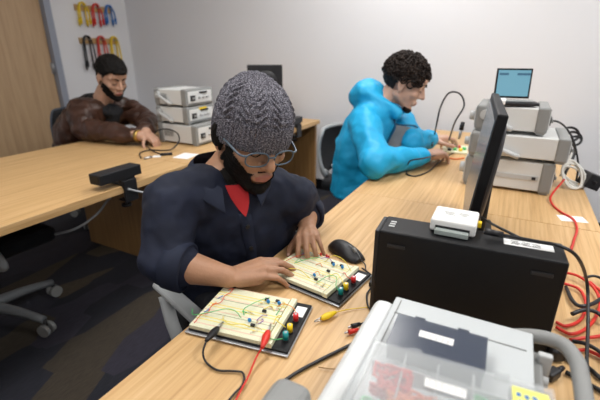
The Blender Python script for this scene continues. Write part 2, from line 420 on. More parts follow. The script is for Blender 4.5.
def remesh(b, name, voxel, smooth, parent, m, disp=None, post=None, smf=.5):
    bm = b.bm; bmesh.ops.recalc_face_normals(bm, faces=bm.faces)
    me = bpy.data.meshes.new('tmp'); bm.to_mesh(me); bm.free()
    o = bpy.data.objects.new('tmp', me); C.objects.link(o)
    r = o.modifiers.new('r', 'REMESH'); r.mode = 'VOXEL'; r.voxel_size = voxel; r.use_smooth_shade = True
    s = o.modifiers.new('s', 'SMOOTH'); s.factor = smf; s.iterations = smooth
    for size, strength, kind in (disp or []):
        tx = bpy.data.textures.new('t', kind)
        if kind == 'CLOUDS': tx.noise_scale = size; tx.noise_depth = 1
        elif kind == 'MUSGRAVE': tx.noise_scale = size
        elif kind == 'WOOD': tx.noise_scale = size; tx.wood_type = 'BANDNOISE'; tx.turbulence = 12
        d = o.modifiers.new('d', 'DISPLACE'); d.texture = tx; d.strength = strength; d.mid_level = .5; d.texture_coords = 'LOCAL'
    dg = bpy.context.evaluated_depsgraph_get(); dg.update()
    nm = bpy.data.meshes.new_from_object(o.evaluated_get(dg)); nm.name = name
    bpy.data.objects.remove(o)
    nm.materials.clear(); nm.materials.append(m)
    for p in nm.polygons: p.use_smooth = True; p.material_index = 0
    if post: post(nm)
    ob = bpy.data.objects.new(name, nm); C.objects.link(ob); ob.parent = parent
    return ob

def head_prims(b, O, Rm, s, m, ears=True):
    def P(x, y, z): return O + Rm @ (V((x, y, z))*s)
    def E(c, r, rot=None, seg=20): b.ball(P(*c), tuple(q*s for q in r), m, rot=Rm if rot is None else Rm @ rot, seg=seg)
    E((0, -.014, .032), (.077, .097, .086), seg=32)
    E((0, .022, -.025), (.066, .068, .082), seg=28)
    E((0, .028, -.070), (.052, .056, .044), seg=24)
    E((0, .070, -.103), (.021, .020, .018))
    for q in (-1, 1):
        b.caps(P(q*.056, -.005, -.055), .020*s, P(q*.018, .062, -.098), .017*s, m)       # jaw line
        E((q*.040, .052, -.025), (.024, .028, .022))                                       # cheekbone
        b.caps(P(q*.046, .066, .026), .011*s, P(q*.012, .084, .021), .011*s, m)           # brow
        E((q*.0315, .072, .004), (.0145, .0135, .0125))                                    # closed lid
        E((q*.0125, .094, -.030), (.0085, .011, .0085))                                    # nostril
        if ears:
            rr = M.Rotation(q*.35, 3, 'Z') @ M.Rotation(.15, 3, 'X')
            E((q*.081, -.010, -.004), (.007, .019, .031), rot=rr)
            E((q*.079, -.004, -.030), (.007, .010, .012), rot=rr)
    b.caps(P(0, .084, .018), .0085*s, P(0, .108, -.026), .0115*s, m)                     # nose
    E((0, .083, .045), (.05, .012, .03))
    E((0, .086, -.060), (.024, .012, .0065)); E((0, .084, -.071), (.020, .012, .0075))    # lips
    E((0, .080, -.066), (.030, .012, .016))
def to_local(p, O, Rm, s): return (Rm.transposed() @ (p-O))/s
def hand_prims(b, wrist, yd, zd, side, m, curls, splay=(.10, .03, -.04, -.12), s=1.1, thumb=((.75, .62, -.25), (.35, .9, -.3)), r=1.0, tips=None):
    """yd: wrist to knuckles, zd: back of the hand, side: +1 when the thumb lies towards +x of (y cross z)"""
    y = V(yd).normalized(); z = V(zd); z = (z-y*z.dot(y)).normalized(); x = y.cross(z)*side
    def P(a, c, d): return V(wrist)+(x*a+y*c+z*d)*s
    kn = [(.030, .088, .000), (.010, .092, .004), (-.010, .087, .002), (-.028, .078, -.004)]
    ln = [(.043, .026, .022), (.047, .030, .023), (.044, .028, .023), (.034, .021, .020)]
    rd = [.0098, .0100, .0094, .0084]
    b.ball(P(0, .02, -.004), (.0, .0, .0) if 0 else (.030*s, .030*s, .018*s), m, rot=M((x, y, z)).transposed())
    for k in range(4):
        kx, ky, kz = kn[k]; b.caps(P(kx*.55, .012, -.002), .0145*s, P(kx, ky, kz), (.0115 if k < 3 else .0105)*s, m, seg=14)
        b.caps(P(kx*.6, .02, -.012), .012*s, P(kx*.95, ky-.012, kz-.010), .0105*s, m, seg=12)
        p = P(kx, ky, kz); a = 0
        for j in range(3):
            a += curls[k][j]; sp = splay[k]
            d = (y*math.cos(a)*math.cos(sp) + x*math.sin(sp) - z*math.sin(a)).normalized()
            q = p + d*ln[k][j]*s; r0 = rd[k]*(1-.09*j)*s*r; r1 = rd[k]*(1-.09*(j+1))*s*r
            b.caps(p, r0, q, r1, m, seg=14)
            if j: b.ball(p, r0*1.06, m, seg=12)
            p = q
        if tips is not None: tips.append((p, d, (x*0+z*math.cos(a)+y*math.sin(a)).normalized(), rd[k]*.73*s))
    p = P(.020, .012, -.012)
    for j, (dv, L, r0) in enumerate(((thumb[0], .040, .0145), (thumb[0], .030, .0115), (thumb[1], .027, .0105))):
        d = (x*dv[0]+y*dv[1]+z*dv[2]).normalized(); q = p+d*L*s
        b.caps(p, r0*s, q, (.0115, .0105, .0085)[j]*s, m, seg=14); p = q
    if tips is not None: tips.append((p, d, z, .008*s))
def nails(tips, parent):
    for p, d, n, r in tips:
        b = MB(); xx = d.cross(n).normalized(); n = xx.cross(d)
        b.ball(p+n*r*.62-d*r*.1, (r*.62, r*.95, r*.42), NAIL, rot=M((xx, d, n)).transposed(), seg=12); b.obj('fingernail', parent)
def shell(body, O, Rm, s, name, test, m, off, parent, nz=(.0, 30), thick=True):
    """copy the skin region where test(local) > 0 and push it outward: hair or beard"""
    src = body.data; bm = bmesh.new(); bm.from_mesh(src); bm.verts.ensure_lookup_table()
    keep = {}
    for v in bm.verts:
        l = to_local(v.co, O, Rm, s)
        keep[v] = test(l) if l.length < .19 else -1
    bmesh.ops.delete(bm, geom=[f for f in bm.faces if not all(keep[v] > 0 for v in f.verts)], context='FACES')
    bmesh.ops.delete(bm, geom=[v for v in bm.verts if not v.link_faces], context='VERTS')
    bm.normal_update()
    mv = []
    for v in bm.verts:
        l = to_local(v.co, O, Rm, s); k = min(1, keep.get(v, 1)/.009)
        o_ = off(l) if callable(off) else off
        n = noise.noise(l*nz[1])*nz[0] + noise.noise(l*nz[1]*2.7)*nz[0]*.5
        mv.append((v, v.normal*((o_*k + n*k)*s - (.0015 if k < .25 else 0))))
    for v, d in mv: v.co += d
    me = bpy.data.meshes.new(name); bm.to_mesh(me); bm.free(); me.materials.clear(); me.materials.append(m)
    for p in me.polygons: p.use_smooth = True; p.material_index = 0
    o = bpy.data.objects.new(name, me); C.objects.link(o); o.parent = parent
    return o
def eyes(O, Rm, s, parent, brow=HAIRB):
    for q in (-1, 1):
        b = MB(); P = lambda x, y, z: O+Rm @ (V((x, y, z))*s)
        b.tube([P(q*.018, .0855, -.002), P(q*.0315, .0875, -.0065), P(q*.045, .080, -.002)], .0013*s, HAIRB, seg=6); b.obj('eyelashes', parent)
        b = MB(); b.tube([P(q*.012, .0965, .026), P(q*.030, .091, .034), P(q*.050, .075, .028)], .004*s, brow, seg=8, rs=(.0045*s, .002*s)); b.obj('eyebrow', parent)
def lips_post(O, Rm, s):
    def f(me):
        me.materials.append(LIP)
        for p in me.polygons:
            l = to_local(p.center, O, Rm, s)
            if l.y > .088 and -.0785 < l.z < -.0545 and abs(l.x) < .023 and (l.z+.0665)**2/.0115**2 + l.x**2/.023**2 < 1: p.material_index = 1
    return f
def legs(b, hipL, hipR, kneeL, kneeR, footL, footR, m, r=.085):
    for h_, k, f in ((hipL, kneeL, footL), (hipR, kneeR, footR)):
        b.caps(V(h_), r, V(k), r*.72, m); b.caps(V(k), r*.72, V(f), r*.5, m)
def shoes(parent, feet, fwd):
    for f in feet:
        b = MB(); F = V(f); d = V(fwd).normalized(); rr = M((d.cross(Z), d, Z)).transposed()
        b.ball(z3(F.x, F.y, .045)+d*.02, (.048, .075, .045), SHOE, rot=rr); b.ball(z3(F.x, F.y, .033)+d*.11, (.05, .09, .032), SHOE, rot=rr)
        b.box(z3(F.x, F.y, .012)+d*.06, (.09, .27, .02), BLK, bev=.008, rot=rr); b.obj('shoe', parent)

def surf(o):
    me = o.data; return BVHTree.FromPolygons([v.co for v in me.vertices], [p.vertices for p in me.polygons])
def drop(tree, p, d, off):
    d = d.normalized(); h = tree.ray_cast(p+d*.25, -d)
    return (h[0] if h[0] is not None else p)+d*off
# ---- person with the beanie
P1 = thing('person', 'person in grey knit beanie, glasses and navy shirt working on the circuit boards', 'person', (.95, .80, 0))
P1.location = (0, 0, 0)
h1 = V((-.53, -.85, 0)).normalized(); left1 = Z.cross(h1)
hO = aD(252, 134, 1.05); hs = 1.12
hR = heading((-.50, -.866), math.radians(20), math.radians(-4))
neck = aD(226, 178, 1.12); shR = aD(172, 202, 1.03); shL = aD(290, 196, 1.22); pel = V((.94, .74, .50))
elR = aD(166, 262, .985); wrR = aZ(229, 277, T+.045); elL = aD(305, 207, 1.34); wrL = aZ(307, 227, T+.060)
b = MB()
head_prims(b, hO, hR, hs, SKIN1)
b.caps(hO+hR @ V((0, -.028, -.075))*hs, .058*hs, neck, .060*hs, SKIN1)
b.caps(neck, .06, (shR+neck)/2, .05, SKIN1); b.caps(neck, .06, (shL+neck)/2, .05, SKIN1)
b.caps(neck, .07, (neck+pel)/2, .07, SKIN1); b.caps((neck+pel)/2, .07, pel, .09, SKIN1)
for sh, el, wr in ((shR, elR, wrR), (shL, elL, wrL)):
    b.caps((sh+neck)/2, .05, sh, .045, SKIN1); b.caps(sh, .045, el, .042, SKIN1)
    mid = el.lerp(wr, .3); b.caps(el, .042, mid, .043, SKIN1, seg=20); b.caps(mid, .043, wr.lerp(el, .12), .0285, SKIN1, seg=20); b.caps(wr.lerp(el, .12), .0285, wr, .027, SKIN1)
tipsR, tipsL = [], []
kR = aZ(256, 270, T+.050)
hand_prims(b, wrR, kR-wrR, V((-.18, .0, 1)), -1, SKIN1, [(.30, .45, .30), (.28, .42, .28), (.30, .45, .25), (.34, .45, .25)], splay=(.06, .0, -.05, -.10), s=1.02, thumb=((.55, .8, -.35), (.2, .95, -.25)), tips=tipsR)
kL = aZ(309, 243, T+.070)
hand_prims(b, wrL, kL-wrL, V((-.25, 0, 1)), 1, SKIN1, [(.85, .45, .25), (.75, .7, .4), (.8, .7, .4), (.85, .7, .4)], splay=(.14, .0, -.10, -.20), s=.92, thumb=((.62, .65, -.45), (.2, .85, -.5)), tips=tipsL)
body1 = remesh(b, 'body', .0034, 5, P1, SKIN1, post=lips_post(hO, hR, hs))
nails(tipsR+tipsL, P1); eyes(hO, hR, hs, P1)
# shirt
b = MB()
chest = neck.lerp(pel, .36)+h1*.0; waist = neck.lerp(pel, .75)
loft_ell(b, [(neck+V((0, 0, .012)), .075, .07), (neck.lerp(pel, .07), .155, .10), (neck.lerp(pel, .18), .205, .125), (neck.lerp(pel, .36), .215, .140), (neck.lerp(pel, .6), .20, .138), (neck.lerp(pel, .85), .20, .145), (pel-Z*.04, .20, .14)], left1, NAVY)
for sh, el in ((shR, elR), (shL, elL)):
    b.caps((neck*.55+sh*.45)-Z*.015, .082, sh-Z*.006, .078, NAVY); m_ = sh.lerp(el, .5)
    b.caps(sh-Z*.006, .078, m_, .069, NAVY, seg=20); b.caps(m_, .069, el, .062, NAVY, seg=20)
cfR = elR.lerp(wrR, .22); cfL = elL.lerp(wrL, .36)
b.caps(elR, .064, cfR, .056, NAVY, seg=20); b.caps(elL, .060, cfL, .052, NAVY, seg=20)
shirt = remesh(b, 'shirt', .0065, 8, P1, NAVY, disp=[(.10, .026, 'CLOUDS'), (.045, .012, 'CLOUDS')])
for el, cf, wr, r in ((elR, cfR, wrR, .060), (elL, cfL, wrL, .056)):
    d = (wr-el).normalized(); b = MB(); up = d.orthogonal().normalized(); w = d.cross(up); rings = []
    for (t, rr) in ((-.030, r-.004), (-.026, r+.005), (.0, r+.004), (.020, r+.003), (.024, r-.003), (.018, r-.012), (-.01, r-.014)):
        rings.append([cf+d*t+(up*math.cos(a)+w*math.sin(a))*(rr+.0025*math.sin(3*a+t*50)) for a in [2*PI*j/32 for j in range(32)]])
    b.loft(rings, NAVYT, capb=False, capt=False); b.obj('rolled_cuff', shirt)
# collar, undershirt, placket, buttons, pocket
def chestpt(u, v, off=.0):
    """point on the front of the torso: u across (to his left), v down the spine 0..1"""
    c = neck.lerp(pel, v); t = (pel-neck).normalized(); fwd = (h1-t*h1.dot(t)).normalized()
    tb = [(0, .075, .07), (.07, .155, .10), (.18, .205, .125), (.36, .215, .140), (.6, .20, .138), (.85, .20, .145), (1.2, .2, .14)]
    for (a0, w0, d0), (a1, w1, d1) in zip(tb, tb[1:]):
        if v <= a1: k = (v-a0)/(a1-a0); hw = w0+(w1-w0)*k; hd = d0+(d1-d0)*k; break
    return c + left1*u + fwd*(hd*math.sqrt(max(.05, 1-(u/hw)**2))+off)
fw1 = (chestpt(0, .3)-neck.lerp(pel, .3)).normalized()
ts = surf(shirt)
b = MB(); b.loft([[drop(ts, chestpt(u*w_*.68, v), fw1+Z*.25, .0035) for u in (-1, -.5, 0, .5, 1)] for v, w_ in ((-.03, .046), (.0, .042), (.03, .036), (.06, .028), (.09, .019), (.115, .010), (.135, .002))], REDC, closed=False, capb=False, capt=False)
b.obj('undershirt', P1)
for q in (-1, 1):
    b = MB(); ring = []
    nb = neck + (neck-pel).normalized()*.035
    back = [nb - h1*.078 + Z*.030, nb + left1*q*.060 - h1*.055 + Z*.030, nb+left1*q*.083-h1*.005+Z*.018, nb+left1*q*.070+h1*.050+Z*.0, nb+left1*q*.040+h1*.085-Z*.030]
    outer = [nb - h1*.098 - Z*.012, nb + left1*q*.080 - h1*.075 - Z*.010, nb+left1*q*.112-h1*.008-Z*.016, nb+left1*q*.108+h1*.070-Z*.035, nb+left1*q*.050+h1*.128-Z*.080]
    A = cat(back, 4); B_ = cat(outer, 4)
    b.loft([[p for p in A], [p*.5+q_*.5+V((0, 0, .006)) for p, q_ in zip(A, B_)], [p for p in B_], [p-Z*.005 for p in B_], [p-Z*.004 for p in A]], NAVYT, closed=False, capb=False, capt=False)
    b.obj('collar', shirt)
ts = surf(shirt); pd = fw1
b = MB(); rw = []
for k in range(14):
    v = .12+.76*k/13; rw.append([drop(ts, chestpt(-.017, v), pd, -.002), drop(ts, chestpt(-.016, v), pd, .0025), drop(ts, chestpt(.016, v), pd, .0025), drop(ts, chestpt(.017, v), pd, -.002)])
b.loft(rw, NAVYT, closed=True); b.obj('placket', shirt)
for v in (.20, .36, .52, .68, .84):
    b = MB(); p = drop(ts, chestpt(0, v), pd, .001); b.cyl(p, p+fw1*.004, .0065, BLK, seg=14); b.obj('button', shirt)
b = MB(); g1 = [[drop(ts, chestpt(.060+.085*i/5, .27+.26*k/5), pd, .002 if 0 < i < 5 and 0 < k < 5 else -.002) for i in range(6)] for k in range(6)]
b.loft(g1, NAVYT, closed=False, capb=False, capt=False); b.obj('chest_pocket', shirt)
b = MB(); kneeA = pel+h1*.40-left1*.14; kneeB = pel+h1*.38+left1*.14
kneeA.z = kneeB.z = .50; fA = z3(kneeA.x, kneeA.y, .09)-h1*.03; fB = z3(kneeB.x, kneeB.y, .09)-h1*.03
pj = V((pel.x, pel.y, .53))
legs(b, pj-left1*.09, pj+left1*.09, kneeA, kneeB, fA, fB, DENIM)
remesh(b, 'trousers', .010, 6, P1, DENIM, disp=[(.08, .012, 'CLOUDS')]); shoes(P1, (fA, fB), h1)
# beanie
def beanie():
    b = MB(); NA, NV = 288, 96; rings = []
    for j in range(NV+1):
        v = j/NV; ring = []
        for i in range(NA):
            a = 2*PI*i/NA
            # profile: v 0 = cuff edge, 1 = crown
            if v < .22:
                rr = 1.0+.03*math.sin(v/.22*PI); zz = -.012+.062*(v/.22)
                dsp = .0045*(abs(math.sin(a*30))**.8) + (.002 if v > .02 else 0)
            else:
                u = (v-.22)/.78; rr = math.cos(u*PI/2)**.92*1.03; zz = .050+.090*math.sin(u*PI/2)**1.05
                col = math.sin(a*7); cable = .0065*math.sin(u*48+3*(1 if col > 0 else -1)*math.sin(a*14))*max(0, abs(col)-.35)*(1-u*.5)
                dsp = cable+.0035*(1-abs(col))**3*-1+.0012*math.sin(u*110)*math.sin(a*70)
                if u > .97: dsp *= .2
            rx = .0805*rr; ry = .107*rr
            z_ = zz-.004+.020*math.sin(a)*(1 if v < .3 else max(0, 1-(v-.3)*2))   # lower at the nape
            slouch = -.016*max(0, v-.3)
            n = V((math.cos(a), math.sin(a), .3)).normalized()
            p = V((rx*math.cos(a), -.008+ry*math.sin(a)+slouch, z_+.002*math.sin(a*2))) + n*dsp
            ring.append(hO+hR @ (p*hs))
        rings.append(ring)
    b.loft(rings, KNIT, capb=False, capt=True)
    b.loft([[hO+hR @ (V((.0775*math.cos(a), -.008+.103*math.sin(a), zz-.000+.020*math.sin(a)))*hs) for a in [2*PI*i/48 for i in range(48)]] for zz in (-.012, .03)], KNIT, capb=False, capt=False)
    return b.obj('beanie', P1)
beanie()
# hair under the hat, beard
shell(body1, hO, hR, hs, 'hair', lambda l: min(.05-abs(l.z-.015), .055-abs(l.x)+.05, -(l.y-.045+abs(l.x)*.0)) if abs(l.x) > .03 and l.y < .05 and l.z > -.03 else (min(.030, l.z-.050) if l.z > .05 else -1), HAIRB, .003, P1, nz=(.001, 90))
def beard_t(l):
    jaw = -.056 - l.z + max(0, abs(l.x)-.034)*1.25
    if l.y > .084 and l.z > -.075 and abs(l.x) < .03: jaw = max(jaw, min(-.046-l.z, .032-abs(l.x)))
    side = .0
    if (l.x/.027)**2+((l.z+.066)/.0145)**2 < 1 and l.y > .06: return -1
    mou = .0
    must = min(.006, -.047-l.z) if l.y > .085 else 0
    v = min(max(jaw, 0), .12) if l.y > .0 else -1
    if l.z < -.112 and l.y < .045: return -1
    if l.z < -.060 and l.y < .012: return -1
    if l.y > .082 and l.z > -.048: return -1
    return min(v, (l.y-.0)*.8)
shell(body1, hO, hR, hs, 'beard', beard_t, HAIRB, .0035, P1, nz=(.0012, 140))
# glasses
def ring_pts(cx_, cz_, rx, rz_, y0, n=24, p=2.6):
    out = []
    for i in range(n+1):
        a = 2*PI*i/n; ca, sa = math.cos(a), math.sin(a)
        out.append((cx_+rx*math.copysign(abs(ca)**(2/p), ca), y0-.35*abs(cx_+rx*ca)*.45, cz_+rz_*math.copysign(abs(sa)**(2/p), sa)))
    return out
FR = mat('slate_glasses_frame', (.085, .125, .165), .3)
G = MB(); HP = lambda p: hO+hR @ (V(p)*hs)
for q in (-1, 1):
    G.tube([HP(p) for p in ring_pts(q*.0335, -.006, .0265, .0175, .106)], .0019*hs, FR, seg=8, smooth=0)
    G.tube([HP((q*.059, .096, .002)), HP((q*.072, .086, .003)), HP((q*.080, .04, .006)), HP((q*.084, -.01, .004))], .0027*hs, FR, seg=8)
G.tube([HP((-.008, .106, .0)), HP((0, .112, .004)), HP((.008, .106, .0))], .0019*hs, FR, seg=8)
gl = G.obj('glasses', P1)
for q in (-1, 1):
    g = MB(); rp = [HP(p) for p in ring_pts(q*.0335, -.006, .0255, .0165, .1055)][:-1]; off = hR @ V((0, -.0012, 0))
    g.loft([rp, [p+off for p in rp]], LENS); g.obj('lens', gl)

# ---- person in the turquoise jacket
P2 = thing('person', 'person with curly dark hair in turquoise hooded jacket at the far end', 'person')
h2 = V((.10, -.995, 0)).normalized(); left2 = Z.cross(h2)
s2 = 1.10; O2 = aD(405, 83, 2.08); R2 = heading((.18, -.98), math.radians(24), 0)
n2 = aD(381, 106, 2.14); p2 = aD(359, 168, 2.30); p2.z = .52
sR2 = aD(364, 120, 2.05); sL2 = aD(393, 112, 2.40)
eR2 = aZ(375, 163, T+.075); wR2 = aZ(428, 155, T+.06); eL2 = aZ(413, 141, T+.10); wL2 = aZ(431, 139, T+.08)
b = MB(); head_prims(b, O2, R2, s2, SKIN2)
b.caps(O2+R2 @ V((0, -.03, -.07))*s2, .055*s2, n2, .060*s2, SKIN2); b.caps(n2, .06, p2, .08, SKIN2)
for sh, el, wr in ((sR2, eR2, wR2), (sL2, eL2, wL2)):
    b.caps(n2, .05, sh, .045, SKIN2); b.caps(sh, .045, el, .04, SKIN2); b.caps(el, .04, wr, .029, SKIN2)
t2 = []
hand_prims(b, wR2, V(aZ(447, 150, T+.06)-wR2), V((-.1, .1, 1)), -1, SKIN2, [(.3, .6, .5), (.4, .7, .5), (.4, .7, .5), (.5, .7, .5)], s=1.15, tips=t2, thumb=((.4, .85, -.3), (.0, .95, -.2)))
hand_prims(b, wL2, V(aZ(445, 137, T+.08)-wL2), V((0, .1, 1)), 1, SKIN2, [(.3, .5, .4), (.4, .6, .5), (.45, .6, .5), (.5, .6, .5)], s=1.15, tips=t2)
body2 = remesh(b, 'body', .005, 4, P2, SKIN2, post=lips_post(O2, R2, s2)); eyes(O2, R2, s2, P2, HAIRN)
b = MB()
mid2 = n2.lerp(p2, .5)-h2*.05
loft_ell(b, [(n2+Z*.0, .09, .08), (n2.lerp(mid2, .2), .17, .115), (n2.lerp(mid2, .5), .20, .130), (mid2, .205, .14), (mid2.lerp(p2, .6), .20, .15), (p2-Z*.04, .21, .165)], left2, CYAN)
for sh, el, wr in ((sR2, eR2, wR2), (sL2, eL2, wL2)):
    b.caps(n2.lerp(sh, .5)-Z*.02, .09, sh-Z*.01, .085, CYAN); m_ = sh.lerp(el, .5); b.caps(sh-Z*.01, .085, m_, .078, CYAN); b.caps(m_, .078, el, .068, CYAN); b.caps(el, .068, wr.lerp(el, .12), .048, CYAN)
hb = n2-h2*.075+Z*.055
b.ball(hb, (.125, .095, .085), CYAN, rot=frame(h2+Z*.3, Z)); b.ball(hb+V((0, 0, .035))-h2*.02, (.095, .06, .045), CYAN, rot=frame(h2, Z))
for q in (-1, 1): b.caps(hb+left2*q*.09+Z*.02, .04, n2+h2*.10+left2*q*.065-Z*.02, .032, CYAN)
jk = remesh(b, 'jacket', .009, 5, P2, CYAN, disp=[(.13, .034, 'CLOUDS'), (.055, .014, 'CLOUDS')])
def torsopt(n, p, h, left, u, v, dep, off):
    c = n.lerp(p, v); t = (p-n).normalized(); f = (h-t*h.dot(t)).normalized(); return c+left*u+f*(dep+off)
tj_ = surf(jk)
b = MB(); b.loft([[drop(tj_, torsopt(n2, p2, h2, left2, u, v, 0, .0), h2+Z*.3, .004) for u in (-.045, -.02, .02, .045)] for v in (.0, .08, .2, .3, .4, .5, .6)], GRYC, closed=False, capb=False, capt=False); b.obj('t_shirt', P2)
tj = surf(jk)
for q in (-1, 1):
    b = MB(); b.tube([drop(tj, torsopt(n2, p2, h2, left2, q*.045, v, 0, .0), h2+Z*.3, .002) for v in (-.02, .08, .2, .3, .4, .5, .6)], .009, CYAND, seg=8); b.obj('zipper', jk)
b = MB(); pj = V((p2.x, p2.y, .53)); kA = pj+h2*.42-left2*.12; kB = pj+h2*.42+left2*.12; kA.z = kB.z = .50; fA = z3(kA.x, kA.y, .09); fB = z3(kB.x, kB.y, .09)
legs(b, pj-left2*.1, pj+left2*.1, kA, kB, fA, fB, DENIM, .09); remesh(b, 'trousers', .012, 5, P2, DENIM); shoes(P2, (fA, fB), h2)
# curly hair: shell plus curls
def scalp(l, front=.055, fz=.055, side=.0):
    # above hairline
    line = fz if l.y > front else (fz - (front-l.y)*1.1)
    line = max(line, -.045 if l.y < -.03 else -.005)
    if abs(l.x) > .072 and abs(l.y+.008) < .026 and l.z < .03: return -1
    return min(.05, l.z-line)
shell(body2, O2, R2, s2, 'hair_base', lambda l: scalp(l), HAIRN, .010, P2, nz=(.004, 60)).name = 'hair'
b = MB(); rnd = random.Random(3)
for k in range(400):
    a = rnd.uniform(0, 2*PI); zz = rnd.uniform(-.25, 1); rr = math.sqrt(max(0, 1-zz*zz))
    l = V((.081*rr*math.cos(a), -.014+.101*rr*math.sin(a), .034+.092*zz))
    if l.y > .058 and l.z < .060: continue
    if l.z < .01 and l.y > -.02: continue
    rad = rnd.uniform(.010, .019); tilt = rnd.uniform(0, PI); n = (l-V((0, -.014, .03))).normalized(); u = n.orthogonal().normalized(); w = n.cross(u)
    c0 = l+n*rnd.uniform(.004, .013); pts = [O2+R2 @ ((c0+(u*math.cos(tilt+g)+w*math.sin(tilt+g))*rad+n*.004*math.sin(g*2))*s2) for g in [x_*.7 for x_ in range(7)]]
    b.tube(pts, .0038*s2, HAIRN, seg=5, smooth=2)
b.obj('curls', P2)
shell(body2, O2, R2, s2, 'beard', lambda l: min(-.092-l.z+abs(l.x)*.1, .05, l.y-.045) if not ((l.x/.026)**2+((l.z+.066)/.014)**2 < 1) else -1, HAIRN, .0018, P2, nz=(.0008, 120))

# ---- person in the leather jacket
P3 = thing('person', 'bearded person in brown leather jacket with black hood resting forearms on the left table', 'person')
h3 = V((.12, -.99, 0)).normalized(); left3 = Z.cross(h3)
s3 = 1.06; O3 = aD(112, 78, 2.66); R3 = heading((-.16, -.98), math.radians(22), 0)
n3 = aD(101, 104, 2.78); p3 = V((n3.x-.04, n3.y+.22, .52)); sR3 = aD(82, 110, 2.66); sL3 = aD(126, 108, 2.92)
eR3 = aZ(86, 132, T+.09); wR3 = aZ(140, 136, T+.065); eL3 = aD(148, 122, 2.85); wL3 = aZ(146, 132, T+.085)
eR3 = aD(84, 133, 2.62); eR3.z = T+.075
b = MB(); head_prims(b, O3, R3, s3, SKIN3)
b.caps(O3+R3 @ V((0, -.03, -.07))*s3, .060*s3, n3, .064*s3, SKIN3); b.caps(n3, .06, p3, .08, SKIN3)
for sh, el, wr in ((sR3, eR3, wR3), (sL3, eL3, wL3)):
    b.caps(n3, .05, sh, .045, SKIN3); b.caps(sh, .045, el, .04, SKIN3); b.caps(el, .04, wr, .031, SKIN3)
t3 = []
hand_prims(b, wR3, aZ(152, 134, T+.055)-wR3, V((-.1, -.1, 1)), -1, SKIN3, [(.7, 1.1, .8), (.75, 1.1, .8), (.8, 1.1, .8), (.85, 1.1, .8)], s=1.08, tips=t3, thumb=((.4, .85, -.2), (.0, .95, -.2)))
hand_prims(b, wL3, aZ(153, 138, T+.05)-wL3, V((-.1, -.1, 1)), 1, SKIN3, [(.8, 1.0, .7), (.8, 1.0, .7), (.8, 1.0, .7), (.8, 1.0, .7)], s=1.0, tips=t3)
body3 = remesh(b, 'body', .0055, 4, P3, SKIN3, post=lips_post(O3, R3, s3)); eyes(O3, R3, s3, P3)
b = MB(); mid3 = n3.lerp(p3, .5)-h3*.05
loft_ell(b, [(n3-Z*.01, .10, .09), (n3.lerp(mid3, .2), .18, .12), (n3.lerp(mid3, .5), .235, .15), (mid3, .245, .17), (mid3.lerp(p3, .6), .24, .18), (p3-Z*.06, .24, .19)], left3, LEATH)
for sh, el, wr in ((sR3, eR3, wR3), (sL3, eL3, wL3)):
    b.caps(n3.lerp(sh, .6)-Z*.03, .10, sh-Z*.02, .095, LEATH); m_ = sh.lerp(el, .5); b.caps(sh-Z*.02, .095, m_, .085, LEATH); b.caps(m_, .085, el, .074, LEATH); b.caps(el, .074, wr.lerp(el, .12), .050, LEATH)
jk3 = remesh(b, 'jacket', .010, 5, P3, LEATH, disp=[(.09, .040, 'CLOUDS'), (.04, .016, 'CLOUDS')])
b = MB(); hb = n3-h3*.075+Z*.012
b.ball(hb, (.14, .10, .060), BLKC, rot=frame(h3+Z*.25, Z)); b.ball(hb+left3*(-.05)-h3*.03-Z*.01, (.10, .09, .05), BLKC, rot=frame(h3, Z))
for q in (-1, 1): b.caps(hb+left3*q*.10+Z*.0, .045, n3+h3*.11+left3*q*.05-Z*.05, .030, BLKC)
b.caps(n3+h3*.09-Z*.05, .055, n3.lerp(p3, .45)+h3*.145, .05, BLKC)
remesh(b, 'hooded_sweatshirt', .010, 5, P3, BLKC, disp=[(.06, .02, 'CLOUDS')])
tj3 = surf(jk3)
for q in (-1, 1):
    b = MB(); b.loft([[drop(tj3, torsopt(n3, p3, h3, left3, q*u, v, 0, 0), h3, o_) for u, o_ in ((.045, .001), (.05, .010), (.085+.04*(1-v*2), .012), (.09+.04*(1-v*2), .001))] for v in (.06, .14, .22, .3, .38, .44)], LEATH, closed=False, capb=False, capt=False)
    b.obj('lapel', jk3)
b = MB()
p = drop(tj3, torsopt(n3, p3, h3, left3, .09, .2, 0, 0), h3, .006); b.cyl(p, p+h3*.006, .009, METAL, seg=12)
b.obj('snap_button', jk3)
b = MB(); pj = V((p3.x, p3.y, .53)); kA = pj+h3*.42-left3*.12; kB = pj+h3*.42+left3*.12; kA.z = kB.z = .50; fA = z3(kA.x, kA.y, .09); fB = z3(kB.x, kB.y, .09)
legs(b, pj-left3*.1, pj+left3*.1, kA, kB, fA, fB, DENIM, .09); remesh(b, 'trousers', .012, 5, P3, DENIM); shoes(P3, (fA, fB), h3)
shell(body3, O3, R3, s3, 'hair', lambda l: scalp(l, .060, .056), HAIRB, lambda l: .010+.014*max(0, l.z-.03)/.08+.008*max(0, l.y), P3, nz=(.005, 55))
shell(body3, O3, R3, s3, 'beard', beard_t, HAIRB, .005, P3, nz=(.0015, 120))
b = MB(); d = (wR3-eR3).normalized(); c = wR3-d*.012
b.cyl(c-d*.012, c+d*.012, .037, mat('brass', (.55, .38, .12), .3, metal=1), seg=24); b.obj('bracelet', P3)

